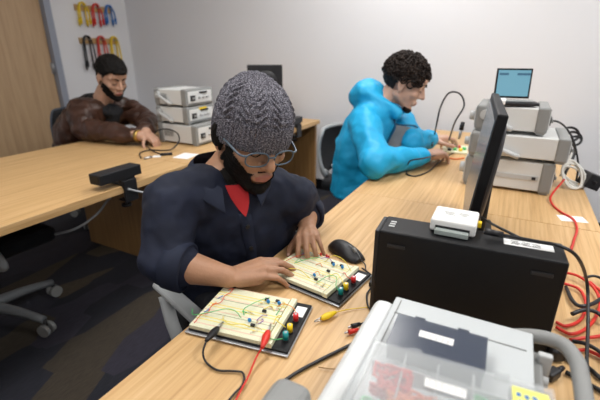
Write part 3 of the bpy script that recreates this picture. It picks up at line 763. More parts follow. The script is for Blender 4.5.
# ------------------------------------------------------------------ bench instruments
def instrument(label, group, loc, rz, L, W, Hh, bumper=GREYD, lever=True, vents=True, stripe=False, rear='ports', yellow=False, knobs=True):
    """long axis local y: front +y, rear -y; width local x; stands on local z 0"""
    t = thing('bench_instrument', label, 'test instrument', loc, rz, group)
    ft = .006
    b = MB(); b.box((0, 0, ft+Hh/2), (W-.012, L-.02, Hh-.010), LGREY, bev=.004)
    b.obj('case', t)
    if vents:
        b = MB()
        for k in range(7): b.box((-W/2+.0055, L*.22, ft+Hh*.35+k*Hh*.055), (.003, L*.24, Hh*.022), GREYD)
        b.obj('vent', t)
    if stripe:
        b = MB(); b.box((-W/2+.0045, -.0, ft+Hh*.46), (.004, L*.70, Hh*.15), GREY, bev=.001); b.box((-W/2+.002, -L*.30, ft+Hh*.46), (.003, .014, .012), BLK); b.obj('trim_strip', t)
    for s, nm in ((1, 'front_bumper'), (-1, 'rear_bumper')):
        b = MB(); y = s*(L/2-.022)
        b.box((0, y, ft+Hh/2), (W, .044, Hh), bumper, bev=.012 if s > 0 else .008, seg=3)
        for q in (-1, 1): b.box((q*(W/2-.02), y, ft*.5+.0035), (.03, .03, ft+.007), bumper, bev=.002)
        bo = b.obj(nm, t)
        if s > 0:
            b = MB(); b.box((0, L/2+.001, ft+Hh/2), (W-.03, .006, Hh-.03), LGREY, bev=.002); b.box((W*.14, L/2+.005, ft+Hh*.58), (W*.42, .004, Hh*.35), SCRN)
            for k in range(6): b.box((W*.02+k*.02, L/2+.005, ft+Hh*.25), (.012, .005, .008), GREYD, bev=.001)
            b.obj('front_panel', t)
            if knobs:
                b = MB(); b.cyl((-W*.33, L/2+.004, ft+Hh*.5), (-W*.33, L/2+.024, ft+Hh*.5), Hh*.19, GREY, r1=Hh*.17, seg=28); b.obj('knob', t)
        else:
            b = MB(); b.box((0, -L/2-.001, ft+Hh/2), (W-.035, .006, Hh-.03), LGREY, bev=.002)
            b.box((-W*.28, -L/2-.006, ft+Hh*.45), (.04, .006, .032), BLK, bev=.001); b.box((-W*.28, -L/2-.012, ft+Hh*.45), (.022, .01, .012), GREYD)
            for k in range(3): b.cyl((-W*.05+k*.035, -L/2-.003, ft+Hh*.45), (-W*.05+k*.035, -L/2-.018, ft+Hh*.45), .007, METAL, seg=14)
            b.box((W*.1, -L/2-.006, ft+Hh*.75), (.07, .006, .012), BLK, bev=.001)
            if yellow: b.box((W*.05, -L/2-.006, ft+Hh*.85), (.07, .003, .014), CABY)
            b.obj('rear_panel', t)
    if lever:
        b = MB(); x = -W/2-.008
        for q in (-1, 1):
            xx = q*(W/2+.008); b.cyl((xx-q*.012, L*.36, ft+Hh*.62), (xx+q*.004, L*.36, ft+Hh*.62), .020, GREY, seg=20)
            b.tube([(xx, L*.36, ft+Hh*.62), (xx, L*.20, ft+Hh*.40), (xx, L*.02, ft+Hh*.16), (xx-q*.01, -L*.02, ft+Hh*.10)], .011, GREY, smooth=3)
        b.tube([(-W/2-.002, -L*.02, ft+Hh*.085), (0, -L*.035, ft-.0 + .008), (W/2+.002, -L*.02, ft+Hh*.085)], .006, GREY, smooth=4)
        b.obj('carrying_handle', t)
    return t
gR = 'bench instruments stacked on the right table'; gL = 'bench instruments stacked on the left table'
def stack_y(xface, ya, yb, W, z): return V((xface+W/2, (ya+yb)/2, z)), abs(yb-ya)
# right stack
hb_ = .130
c, L = stack_y(1.83, .150, -.185, .27, T+.0005); rb = instrument('lowest wide instrument of the right stack with a grey trim strip along its side', gR, c, 0, L, .27, hb_, stripe=True, vents=False, lever=False)
z1 = T+hb_+.0075
c, L = stack_y(1.82, .145, -.218, .28, z1); instrument('middle instrument of the right stack, between the other two', gR, c, 0, L, .28, .098, vents=False)
z2 = z1+.098+.007
c, L = stack_y(1.84, .140, -.130, .25, z2); instrument('top instrument of the right stack with a vent grille, beneath the open laptop', gR, c, 0, L, .25, .103)
ztop = z2+.103+.007
# left stack
c, L = stack_y(1.842, 2.03, 1.703, .25, T+.0005); instrument('lowest instrument of the left stack, standing on the table', gL, c, 0, L, .25, .122, lever=False)
z1l = T+.122+.0075
c, L = stack_y(1.842, 2.03, 1.76, .25, z1l); instrument('middle instrument of the left stack with folded handle', gL, c, 0, L, .25, .100, yellow=True, vents=False)
z2l = z1l+.100+.007
c, L = stack_y(1.842, 2.03, 1.76, .25, z2l); instrument('top instrument of the left stack beside the leather jacket', gL, c, 0, L, .25, .100)
# laptop on the right stack
t = thing('laptop', 'open laptop with lit blue screen standing on top of the right instrument stack', 'laptop', (1.905, .008, ztop), math.radians(-78))
b = MB(); b.box((0, 0, .007), (.17, .12, .012), BLK, bev=.003); b.box((0, -.005, .0155), (.15, .07, .002), GREYD); b.obj('keyboard_base', t)
rt = M.Rotation(math.radians(-8), 3, 'X')
t.rotation_euler = (0, 0, math.radians(-78))
b = MB(); b.box(V((0, .062, .015))+rt @ V((0, 0, .064)), (.138, .008, .122), BLKS, bev=.002, rot=rt); b.obj('lid', t)
b = MB(); b.box(V((0, .0575, .015))+rt @ V((0, 0, .065)), (.124, .003, .106), BSCR, rot=rt); scr_ = b.obj('screen', t)
for x, w_ in ((-.040, .036), (.036, .050)):
    b = MB(); b.box(V((x, .0555, .015))+rt @ V((0, 0, .102)), (w_, .002, .009), BAR, rot=rt); b.obj('window_bar', scr_)
tag(MB().box((0, 0, .012), (.085, .05, .022), WHT, bev=.006, seg=3).obj('small_box', None, (1.875, .060, ztop+.0)), 'small white box beside the laptop on the top right instrument', 'box')

# monitor on the far end of the left table, seen from behind
t = thing('monitor', 'dark monitor at the far end of the left table, rising behind the knit beanie', 'monitor', (2.75, 1.775, T), math.radians(122))
b = MB(); b.box((0, 0, .345), (.275, .03, .23), BLK, bev=.006); b.ball((0, .012, .34), (.10, .018, .08), BLK); b.obj('housing', t)
b = MB(); b.box((0, -.0165, .345), (.255, .003, .205), SCRN); b.obj('screen', t)
b = MB(); b.box((0, .03, .15), (.05, .02, .28), BLK, bev=.004); b.box((0, .01, .008), (.2, .16, .014), BLK, bev=.005); b.obj('stand', t)

# big monitor seen edge on
nt_ = aX(498, 117, 1.02); ft_ = aX(492.5, 91, 1.56)
cN, cF = V((nt_.x, nt_.y, 0)), V((ft_.x, ft_.y, 0)); ctr = (cN+cF)/2; dv = (cF-cN); wid = dv.length; ang = math.atan2(dv.y, dv.x)
ztm = (nt_.z+ft_.z)/2
t = thing('monitor', 'large black desktop monitor seen edge on behind the black computer', 'monitor', (ctr.x, ctr.y+.008, T), ang)
b = MB(); mh = .36; zc_ = ztm-T-mh/2; tilt = M.Rotation(math.radians(6), 3, 'X')
# local: x along width, screen faces +y
b.box((0, 0, zc_), (wid, .024, mh), BLKS, bev=.004, rot=tilt); b.obj('bezel', t)
b = MB(); b.box(V((0, 0, zc_))+tilt @ V((0, .0125, 0)), (wid-.036, .003, mh-.036), SCRN, rot=tilt); b.obj('screen', t)
b = MB(); rings = []
for k, (f_, y) in enumerate(((1, -.008), (.97, -.018), (.86, -.026), (.6, -.032), (.25, -.034))):
    rings.append([V((0, 0, zc_))+tilt @ V((sx*wid*.46*f_, y, sz*mh*.46*f_)) for sx, sz in [(math.copysign(abs(math.cos(a))**.5, math.cos(a)), math.copysign(abs(math.sin(a))**.5, math.sin(a))) for a in [2*PI*j/32+.01 for j in range(32)]]])
b.loft(rings, BLK); b.obj('rear_cover', t)
b = MB(); b.box((0, -.030, .13), (.07, .02, .25), BLK, bev=.006); b.box((0, .02, .009), (.24, .17, .016), BLK, bev=.006); b.obj('stand', t)

# ------------------------------------------------------------------ black desktop computer
PZ = .90
tl, tr, fl, fr = aZ(377.5, 230, PZ), aZ(568.5, 263.5, PZ), aZ(391, 212, PZ), aZ(572, 250, PZ)
pc = ((tl+tr)/2); pcw = (tl-tr).length; pa = math.atan2((tl-tr).y, (tl-tr).x)-PI/2; pth = .088
t = thing('desktop_computer', 'black desktop computer standing on edge in the middle of the front table', 'computer', (pc.x+pth/2, pc.y, T), pa)
hh = PZ-T
b = MB(); b.box((0, 0, .004+(hh-.004)/2), (pth, pcw, hh-.004), BLKS, bev=.004); b.obj('case', t)
for q in (-1, 1): b = MB(); b.box((-pth/2-.0012, q*(pcw/2-.038), hh-.030), (.003, .036, .008), BLK, bev=.001); b.obj('side_latch', t)
b = MB(); b.box((0, pcw/2+.004, hh/2+.002), (pth-.004, .01, hh-.008), BLK, bev=.003); bz = b.obj('front_bezel', t)
b = MB()
for k in range(3): b.box((-.012+.012*k, pcw/2-.020, hh+.0003), (.006, .012, .0012), GREY)
b.obj('front_mark', t)['label'] = 'small grey markings near the front edge'
b = MB(); b.box((.006, -pcw/2+.062, hh+.0004), (.026, .085, .001), PAPER)
lb = b.obj('sticker', t); lb['label'] = 'white printed sticker'
b = MB()
for k in range(9): b.box((.000+.006*(k % 3), -pcw/2+.085-.018*(k//3)-.002*(k % 2), hh+.001), (.0015, .014, .0006), BLK)
b.obj('printed_text', lb)
b = MB()
for q in (-1, 1): b.box((0, q*pcw*.4, .003), (pth*.8, .02, .006), BLK)
b.obj('foot', t)
# white data box on the computer
dq = aZ(456, 222, PZ)
t = thing('data_box', 'white data acquisition box with a terminal slot on top of the black computer', 'electronic box', (dq.x-.026, dq.y+.000, PZ+.0008), pa-.05)
b = MB(); b.box((-.006, 0, .0145), (.082, .088, .027), WHT, bev=.005, seg=3); bo = b.obj('case', t)
b = MB(); b.box((-.0475, 0, .010), (.003, .066, .011), BLK); b.obj('terminal_slot', t)
b = MB(); b.box((-.055, 0, .006), (.014, .064, .010), mat('terminal_grey', (.35, .4, .38), .5), bev=.001)
for k in range(14): b.cyl((-.0575, -.028+.0043*k, .0105), (-.0575, -.028+.0043*k, .0125), .0013, METAL, seg=8)
b.obj('terminal_block', t)
b = MB()
for k, (u, v, L) in enumerate(((.010, .012, .022), (.003, .012, .018), (-.004, .010, .020), (.012, -.016, .018), (.005, -.016, .02), (-.002, -.016, .012))): b.box((u-.006, v, .0283), (.0018, L, .0006), GREYD)
b.obj('printed_label', t)
b = MB(); b.box((.004, -.0475, .012), (.014, .008, .011), CABY, bev=.001); b.obj('port_collar', t)['label'] = 'yellow port collar'

def cable(name, pts, r, m, label, cat_='cable', group=None, seg=8, sm=6):
    return tag(MB().tube(pts, r, m, seg=seg, smooth=sm).obj(name), label, cat_, group)
ZT = T+.0045
def Zp(*a, z=ZT): return [aZ(x, y, z) for x, y in a]
# cable from the data box over the computer
q = t.matrix_world
pb = [aZ(484, 231, PZ+.015), aZ(503, 235, PZ+.012), aZ(535, 241, PZ+.012), aZ(560, 246, PZ+.012), aZ(578, 258, PZ-.01), aZ(587, 283, T+.10), aZ(588, 325, T+.05), aZ(587, 365, T+.03), aZ(593, 405, T+.03)]
b = MB(); b.tube(pb, .0033, CABK)
dcab = b.obj('usb_cable'); tag(dcab, 'long black cable from the white data box over the black computer to the lower right', 'cable')
b = MB(); b.tube(pb[:2], .0065, CABK, smooth=0); b.obj('plug', dcab)
cable('usb_cable', [aZ(478, 214, T+.06), aZ(487, 221, PZ-.03), aZ(496, 226, PZ+.006), aZ(512, 234, PZ+.006), aZ(520, 238, PZ+.006)], .003, CABK, 'short black cable curling behind the white data box')

# ------------------------------------------------------------------ foreground instrument with two organizer boxes
IZ = .83
t = thing('bench_instrument', 'large pale grey instrument nearest the camera carrying two plastic organizer boxes', 'test instrument', (0, 0, T))
xb = .628; yl, yr = .134, -.086; x0 = .22; hI = IZ-T
b = MB(); b.box(((xb+x0)/2, (yl+yr)/2, hI/2+.004), (xb-x0, yl-yr, hI-.008), LGREY2, bev=.003); b.obj('case', t)
b = MB(); b.box(((xb+x0)/2-.01, yl+.014, hI/2), (xb-x0+.0, .040, hI-.006), mat('off_white_cover', (.66, .68, .68), .45), bev=.016, seg=4); b.obj('side_bumper', t)['label'] = 'white rounded side bumper'
b = MB(); b.box((xb-.05, (yl+yr)/2, hI+.0006), (.002, yl-yr-.02, .0012), GREYD); b.box(((xb+x0)/2, yl-.012, hI+.0006), (xb-x0-.02, .0015, .0012), GREYD); b.obj('seam', t)
b = MB(); b.box(((xb+x0)/2, yr-.008, hI*.45), (xb-x0-.02, .018, hI*.75), GREYD, bev=.004)
b.box((xb-.03, yr-.018, hI*.75), (.012, .02, .05), GREY, bev=.003); b.cyl((xb-.05, yr-.012, hI*.68), (xb-.05, yr-.026, hI*.68), .008, GREY, seg=16); b.obj('side_rail', t)
hp = [V((xb+.018, -.02, hI-.045)), V((xb+.018, -.085, hI-.018)), V((xb+.012, -.125, hI-.012)), V((xb-.02, -.142, hI-.010)), V((xb-.06, -.146, hI-.012)), V((.48, -.147, hI-.02)), V((.38, -.147, hI-.04)), V((.33, -.140, hI-.06))]
b = MB(); b.tube(hp, .0115, GREYD, seg=14); b.cyl((.33, -.150, hI-.06), (.33, yr+.0, hI-.06), .024, GREYD); b.obj('carrying_handle', t)
pk = aZ(290, 398, T+.11); b = MB(); b.box((pk.x-.03, pk.y, pk.z-T), (.10, .060, .04), GREYD, bev=.018, seg=4)
b.cyl((pk.x-.04, pk.y, pk.z-T), (pk.x-.04, yl+.02, pk.z-T-.0), .018, GREYD); b.obj('pivot_knob', t)
# organizer 1 (smoked)
def organizer(name, label, corners, z0, h, m, cells, group=None):
    A, Bp, Cp = corners      # far-left, far-right, near-left
    ex = (Bp-A); L = ex.length; a = math.atan2(ex.y, ex.x); W = (Cp-A).length; ctr = A+ex/2+(Cp-A)/2
    t = thing(name, label, 'organizer box', (ctr.x, ctr.y, z0), a, group)
    b = MB(); wt = .0016
    b.box((0, 0, wt/2), (L, W, wt), m)
    for q in (-1, 1): b.box((q*(L/2-wt/2), 0, h/2), (wt, W, h-wt*2), m, bev=.0005); b.box((0, q*(W/2-wt/2), h/2), (L-2*wt, wt, h-wt*2), m, bev=.0005)
    b.obj('tray', t)
    b = MB()
    for k in range(1, cells): b.box((-L/2+L*k/cells, 0, h/2-.002), (.0016, W-.004, h-.008), CLEAR3 if m is CLEAR else m)
    b.box((0, W*.5-.026, h/2-.002), (L-.004, .0016, h-.008), CLEAR3 if m is CLEAR else m); b.obj('divider', t)
    b = MB(); b.box((0, 0, h+.0005), (L+.004, W+.004, .0022), m, bev=.0008); b.box((-L*.25, W/2+.004, h-.004), (.016, .005, .012), m, bev=.001); b.box((L*.25, W/2+.004, h-.004), (.016, .005, .012), m, bev=.001); b.obj('lid', t)
    return t, L, W
z_o1 = IZ+.028
t1, L1, W1 = organizer('organizer_box', 'dark smoked plastic organizer box on the grey instrument, partly beneath the clear one', (aZ(399, 314, z_o1), aZ(486, 338, z_o1), aZ(388, 343, z_o1)), IZ+.0018, .025, CLEAR2, 3, 'plastic organizer boxes')
b = MB(); b.box((-L1*.02, .004, .027), (.048, .014, .0008), PAPER); lb = b.obj('paper_label', t1)
b = MB()
for k in range(5): b.box((-L1*.02-.018+.009*k, .006, .0276), (.006, .0012, .0004), GREYD); b.box((-L1*.02-.015+.008*k, .001, .0276), (.005, .0012, .0004), GREYD)
b.obj('printed_text', lb)
b = MB(); b.cyl((-.012, -.012, .015), (.055, -.020, .015), .0016, mat('copper', (.5, .25, .13), .35, metal=1), seg=10); b.cyl((.055, -.020, .015), (.058, -.020, .015), .0035, METAL, seg=12)
tag(b.obj('screw'), 'long thin metal screw inside the smoked organizer box', 'screw'); sc_o = bpy.data.objects['screw']; sc_o.location = (t1.location.x, t1.location.y, t1.location.z); sc_o.rotation_euler = t1.rotation_euler
z_o2 = IZ+.0295+.034
A2 = aZ(376, 341, z_o2); B2 = aZ(552, 390, z_o2); 
exn = (B2-A2).normalized(); C2 = A2 + V((exn.y, -exn.x, 0))*.13
t2o, L2, W2 = organizer('organizer_box', 'clear plastic organizer box full of red wires with a yellow note on its lid', (A2, B2, C2), IZ+.0305, .032, CLEAR, 5, 'plastic organizer boxes')
rnd = random.Random(11)
def loc2(x, y):
    p = aZ(x, y, z_o2)-t2o.location; a = t2o.rotation_euler.z
    return p.x*math.cos(a)+p.y*math.sin(a), -p.x*math.sin(a)+p.y*math.cos(a)
def wirebundle(col, cx_, cy_, n, sx, sy, nm, lab):
    b = MB()
    for k in range(n):
        p = V((cx_+rnd.uniform(-sx, sx), cy_+rnd.uniform(-sy, sy), rnd.uniform(.006, .024))); pts = [p]
        for j in range(5):
            pp = pts[-1]+V((rnd.uniform(-.02, .02), rnd.uniform(-.02, .02), rnd.uniform(-.006, .006))); pp.x = min(cx_+sx, max(cx_-sx, pp.x)); pp.y = min(cy_+sy, max(cy_-sy, pp.y)); pp.z = min(.025, max(.005, pp.z)); pts.append(pp)
        b.tube(pts, .0016, col, seg=6, smooth=3)
    o = b.obj(nm); o.location = t2o.location; o.rotation_euler = t2o.rotation_euler; tag(o, lab, 'wires'); o['kind'] = 'stuff'
OR = mat('orange_wire', (.75, .16, .03), .4); GN = mat('green_wire', (.05, .42, .14), .4)
u_, v_ = loc2(392, 372); wirebundle(CABR, u_, v_, 34, .022, .018, 'jumper_wires', 'tangle of red jumper wires in the left cells of the clear organizer box')
u_, v_ = loc2(412, 393); wirebundle(OR, u_, v_, 26, .026, .012, 'jumper_wires', 'orange jumper wires in the clear organizer box')
u_, v_ = loc2(372, 396); wirebundle(GN, u_, v_, 14, .010, .008, 'jumper_wires', 'green jumper wires at the near left corner of the clear organizer box')
u_, v_ = loc2(490, 400); wirebundle(GN, u_, v_, 10, .014, .008, 'jumper_wires', 'green jumper wires in the middle cells of the clear organizer box')
NOTE = mat('yellow_note', (.88, .86, .18), .7)
b = MB(); un, vn = loc2(531, 402); b.box((un, vn, .0345), (.036, .030, .0006), NOTE); nb_ = b.obj('yellow_note', t2o)
b = MB()
for k, (u, v) in enumerate(((-.012, .004), (-.004, .003), (.004, .004), (-.010, -.006), (-.001, -.006), (.008, -.005))): b.box((un+u, vn+v, .0350), (.005, .006, .0003), CABB if k % 2 else CABB, rot=M.Rotation(.4*k, 3, 'Z'))
b.obj('handwriting', nb_)
b = MB(); ul, vl = loc2(445, 389); b.box((ul, vl, .0345), (.044, .013, .0006), PAPER); pl_ = b.obj('paper_label', t2o)
b = MB()
for r_ in range(2):
    for k in range(6): b.box((ul-.017+.007*k, vl+.003-.005*r_, .0350), (.005, .0012, .0003), GREYD)
b.obj('printed_text', pl_)

# ------------------------------------------------------------------ breadboard trainers
WIRE = {'g': mat('wire_green', (.10, .50, .16), .4), 'r': mat('wire_red', (.68, .06, .03), .4), 'y': mat('wire_yellow', (.85, .68, .08), .4), 'b': mat('wire_blue', (.05, .18, .55), .4), 'o': mat('wire_orange', (.85, .30, .05), .4), 'p': mat('wire_purple', (.28, .12, .42), .4)}
CAPB = mat('component_blue', (.03, .25, .62), .35); TEAL = mat('teal_plastic', (.0, .26, .27), .35); REDP = mat('red_plastic', (.62, .015, .02), .35); YELP = mat('yellow_post', (.85, .62, .01), .35)
RES = mat('resistor_tan', (.62, .45, .25), .5)
def trainer(label, ctr, rz, seed, wires, leds, paper=True):
    t = thing('circuit_trainer_board', label, 'circuit board', (ctr[0], ctr[1], T+.0005), rz, 'circuit trainer boards on the front table')
    L, W = .232, .170; r_ = random.Random(seed)
    b = MB(); b.box((0, 0, .0045), (L, W, .003), DMETAL, bev=.001)
    for q in (-1, 1):
        for p in (-1, 1): b.cyl((q*(L/2-.015), p*(W/2-.015), 0), (q*(L/2-.015), p*(W/2-.015), .003), .006, BLK)
    b.obj('base_plate', t)
    b = MB(); b.box((.002, .002, .0085), (L-.008, W-.008, .005), BLKS, bev=.0015); b.obj('panel', t)
    for k in range(3):
        b = MB(); b.box((-.022, -.052+.052*k, .0155), (.172, .0505, .009), BB, bev=.0008); b.obj('breadboard', t)
    b = MB(); b.box((.073, 0, .0165), (.013, .160, .011), BBR, bev=.0008); b.obj('bus_strip', t)
    if paper: b = MB(); b.box((.096, .050, .0114), (.024, .036, .0008), PAPER); b.obj('paper_label', t)
    for (y, m_, nm) in ((.016, REDP, 'red'), (-.022, YELP, 'yellow'), (-.047, TEAL, 'teal')):
        b = MB(); x = .098; b.cyl((x, y, .011), (x, y, .014), .0075, BLK, seg=16); b.cyl((x, y, .014), (x, y, .030), .0062, m_, r1=.0058, seg=18); b.cyl((x, y, .030), (x, y, .0305), .003, METAL, seg=12)
        b.obj('binding_post', t)['label'] = nm+' binding post'
    zt = .0205
    for (x, y) in ((.022, .044), (.048, .046), (.010, -.030)):
        b = MB(); b.ball((x, y, zt+.0055), (.0045, .003, .005), CAPB, seg=14); b.cyl((x-.002, y, zt-.003), (x-.002, y, zt+.003), .0005, METAL, seg=6); b.cyl((x+.002, y, zt-.003), (x+.002, y, zt+.003), .0005, METAL, seg=6); b.obj('capacitor', t)
    for (x, y) in ((.014, .054), (.040, .056), (.026, .012), (.022, -.040)):
        b = MB(); b.box((x, y, zt+.003), (.009, .006, .005), BLK, bev=.0008); b.obj('chip', t)
    for k in range(9):
        x, y = r_.uniform(.0, .058), r_.uniform(-.06, .06); a = r_.uniform(0, PI); d = V((math.cos(a), math.sin(a), 0))
        b = MB(); c = V((x, y, zt+.0035)); b.cyl(c-d*.003, c+d*.003, .0013, RES, seg=8); b.tube([c-d*.008-Z*.006, c-d*.0075, c+d*.0075, c+d*.008-Z*.006], .0005, METAL, seg=5, smooth=0); b.obj('resistor', t)
    for col, pts in wires:
        b = MB(); b.tube([V((x, y, zt+h_)) for x, y, h_ in pts], .0009, WIRE[col], seg=6); b.obj('jumper_wire', t)['label'] = {'g': 'green', 'r': 'red', 'y': 'yellow', 'b': 'blue', 'o': 'orange', 'p': 'purple'}[col]+' jumper wire'
    for x, y in leds:
        b = MB(); b.cyl((x, y, zt), (x, y, zt+.006), .0028, REDP, seg=14); b.ball((x, y, zt+.006), .0028, REDP, seg=12); b.obj('led', t)
    return t
w1 = [('r', [(-.100, -.070, 0), (-.098, -.045, .004), (-.088, -.035, .003), (-.092, -.010, .005), (-.080, .010, .004), (-.085, .035, .003), (-.078, .050, .004), (-.082, .072, 0)]),
      ('b', [(-.100, -.030, 0), (-.094, -.024, .003), (-.098, -.016, 0)]), ('b', [(-.098, .025, 0), (-.090, .032, .003), (-.092, .04, 0)]), ('o', [(-.098, .0, 0), (-.09, .005, .003), (-.096, .012, 0)]),
      ('r', [(-.090, .062, 0), (-.085, .066, .003), (-.080, .074, 0)]),
      ('g', [(-.130, -.030, .002), (-.112, -.052, .006), (-.08, -.038, .010), (-.052, -.018, .011), (-.030, -.015, .008), (-.014, -.022, 0)]),
      ('g', [(-.012, -.012, 0), (-.016, -.002, .008), (-.004, .022, .010), (.010, .050, .006), (.016, .066, 0)]), ('g', [(-.012, -.010, 0), (-.018, -.006, .005), (-.010, -.002, 0)]),
      ('y', [(-.052, -.030, 0), (-.040, -.052, .010), (-.018, -.062, .012), (.006, -.050, .009), (.016, -.044, 0)]), ('y', [(.060, -.020, 0), (.064, -.005, .010), (.076, -.010, .016), (.066, -.022, .016), (.090, -.026, .004)]),
      ('g', [(.052, -.050, 0), (.064, -.066, .006), (.080, -.066, .002), (.095, -.056, .0)]), ('o', [(.046, .040, 0), (.060, .044, .008), (.082, .040, .006), (.098, .026, .0)]),
      ('p', [(.022, -.02, 0), (.03, -.008, .006), (.036, .004, 0)]), ('p', [(.030, -.03, 0), (.038, -.022, .005), (.03, -.012, 0)]), ('y', [(.02, .020, 0), (.035, .03, .006), (.046, .022, 0)]), ('y', [(.05, .06, 0), (.06, .05, .006), (.056, .036, 0)]), ('g', [(.054, .01, 0), (.058, .024, .006), (.05, .034, 0)])]
w2 = [('r', [(-.098, -.02, 0), (-.088, .0, .008), (-.080, .03, .006), (-.078, .06, 0)]), ('g', [(-.07, .0, 0), (-.055, .012, .008), (-.040, .03, .010), (-.035, .065, 0)]), ('g', [(-.072, -.004, 0), (-.07, .012, .006), (-.062, .02, 0)]),
      ('y', [(-.09, -.05, 0), (-.06, -.052, .010), (-.03, -.040, .012), (.005, -.042, 0)]), ('p', [(-.03, .06, 0), (-.01, .066, .006), (.008, .062, 0)]), ('b', [(-.085, .04, 0), (-.08, .055, .004), (-.07, .07, 0)]),
      ('g', [(.03, -.05, 0), (.045, -.020, .010), (.066, -.015, .012), (.08, -.04, .006), (.095, -.05, 0)]), ('y', [(.04, -.010, 0), (.056, .0, .012), (.078, -.012, .010), (.096, -.026, 0)]), ('r', [(.06, .03, 0), (.07, .02, .008), (.084, .010, .006), (.096, .016, 0)]),
      ('y', [(-.01, .05, .0), (.01, .062, .02), (.035, .060, .022), (.055, .052, .018), (.074, .048, 0)]), ('o', [(-.02, .02, 0), (-.01, .028, .006), (.0, .022, 0)]), ('o', [(.0, -.02, 0), (.008, -.01, .006), (.016, -.014, 0)]), ('o', [(-.05, .072, 0), (-.045, .075, .004), (-.03, .07, 0)])]
c1 = [(.4945, .532), (.532, .312), (.692, .339), (.651, .555)]
bb1 = trainer('circuit trainer board nearer the camera with black and red clips attached', (.592, .436), math.radians(-80.5), 5, w1, [])
bb2 = trainer('circuit trainer board between the hands of the person in the beanie', (.822, .385), math.radians(-98), 9, w2, [(-.038, .074), (-.020, .076), (-.012, .074)], True)

def clip(name, tip, back, m, rest, rc, label, group='alligator clip test leads'):
    t = thing(name, label, 'test lead', (0, 0, 0), 0, group)
    tip, back = V(tip), V(back); d = (back-tip).normalized(); L = (back-tip).length; sd = d.cross(Z).normalized(); up = sd.cross(d)
    b = MB(); rings = []
    for u, w_, h_ in ((.28, .0030, .0028), (.36, .0060, .0055), (.55, .0085, .0070), (.72, .0075, .0062), (.9, .0048, .0044), (1.0, .0034, .0034)):
        rings.append([tip+d*L*u+sd*w_*math.cos(a)+up*h_*math.sin(a) for a in [2*PI*j/14 for j in range(14)]])
    b.loft(rings, m); b.obj('clip_boot', t)
    b = MB()
    for q in (-1, 1): b.tube([tip+d*L*.32+up*q*.003, tip+d*L*.16+up*q*.0028, tip+up*q*.0006], .0014, METAL, seg=6, smooth=2)
    b.obj('jaw', t)
    b = MB(); b.tube([tip+d*L*.97]+[V(p) for p in rest], rc, m, seg=8, smooth=6); b.obj('lead_wire', t)
    return t
clip('test_lead', aZ(223, 322, T+.024), aZ(206, 341, T+.030), CABK, [aZ(203, 352, T+.018), aZ(206, 362, T+.005), aZ(217, 370, T+.005), aZ(232, 371, T+.005), aZ(243, 373, T+.005), aZ(243, 384, T+.005), aZ(235, 393, T+.005), aZ(222, 408, T+.005)], .0021, 'black clip lead attached to the nearer circuit board')
clip('test_lead', aZ(271, 324, T+.026), aZ(262, 348, T+.028), CABR, [aZ(256, 358, T+.014), aZ(248, 377, T+.0085), aZ(240, 392, T+.0065), aZ(232, 408, T+.0065)], .0019, 'red clip lead attached to the nearer circuit board')
clip('test_lead', aZ(314.5, 321.5, T+.008), aZ(336, 312, T+.009), CABY, [aZ(350, 309, T+.005), aZ(368, 307, T+.003), aZ(388, 302, T+.003)], .0010, 'yellow clip lead lying loose beside the far circuit board')
def plug(label, tip, back, m, rest):
    t = thing('plug_lead', label, 'test lead', (0, 0, 0), 0, 'banana plug leads left of the grey instrument')
    tip, back = V(tip), V(back); d = (back-tip).normalized(); L = (back-tip).length
    b = MB(); b.cyl(tip, tip+d*L*.3, .0022, METAL, seg=10); b.obj('pin', t)
    b = MB(); b.cyl(tip+d*L*.3, back, .0055, m, r1=.0045, seg=14); b.obj('grip', t)
    b = MB(); b.tube([back]+[V(p) for p in rest], .002, m, seg=8); b.obj('lead_wire', t)
plug('red banana plug poking out left of the grey instrument', aZ(344.5, 333, T+.008), aZ(358, 330, T+.009), CABR, [aZ(368, 327, T+.006), aZ(380, 325, T+.005)])
plug('black banana plug poking out left of the grey instrument', aZ(348, 327.5, T+.008), aZ(360, 324, T+.009), CABK, [aZ(370, 321, T+.006), aZ(382, 318, T+.005)])
cable('power_cable', Zp((266, 405), (276, 388), (296, 373), (318, 361), (338, 351), (354, 343), (372, 334)), .0034, CABK, 'thick black cable curving from the bottom edge to the grey instrument')
cable('thin_wire', Zp((362, 268), (372, 276), (372, 286), (367, 294), (368, 306), (374, 312)), .0022, CABK, 'black cable looping down beside the left end of the black computer')
cable('thin_wire', Zp((318, 367), (334, 369), (352, 367)), .0010, mat('brown_wire', (.35, .2, .07), .5), 'thin brown wire left of the grey instrument')

# mouse
mf, mb_ = aZ(331, 248, T), aZ(358, 264, T); md = (mb_-mf); ma = math.atan2(md.y, md.x)
mc = (mf+mb_)/2
t = thing('computer_mouse', 'black computer mouse behind the far circuit board', 'mouse', (mc.x+.01, mc.y-.002, T), ma)
b = MB(); rings = []
for k in range(13):
    u = k/12; x = -.062+.124*u; w_ = .034*math.sin(PI*(.08+.84*u))**.45*(1-.12*math.exp(-((u-.5)/.2)**2)); h_ = .038*math.sin(PI*(.06+.88*(u**.85)))**.65*(1.0-.28*u)
    rings.append([V((x, w_*math.cos(a), .003+max(0, h_*math.sin(a)**.9 if a < PI else 0))) for a in [PI*j/16 for j in range(17)]])
b.loft(rings, BLK); b.obj('shell', t)
b = MB(); b.cyl((.032, -.004, .0255), (.032, .004, .0255), .009, GREYD, seg=18); b.obj('scroll_wheel', t)
b = MB(); b.tube([(.008, 0, .0375), (.03, 0, .0330), (.052, 0, .0235), (.061, 0, .012)], .0009, GREYD, seg=6); b.obj('button_gap', t)
md_ = md.normalized(); ps = V((mc.x+.01, mc.y-.002, T+.010))+md_*.060
b = MB(); b.tube([ps-V((t.location.x, t.location.y, T))]*1, .001, CABK) if 0 else None
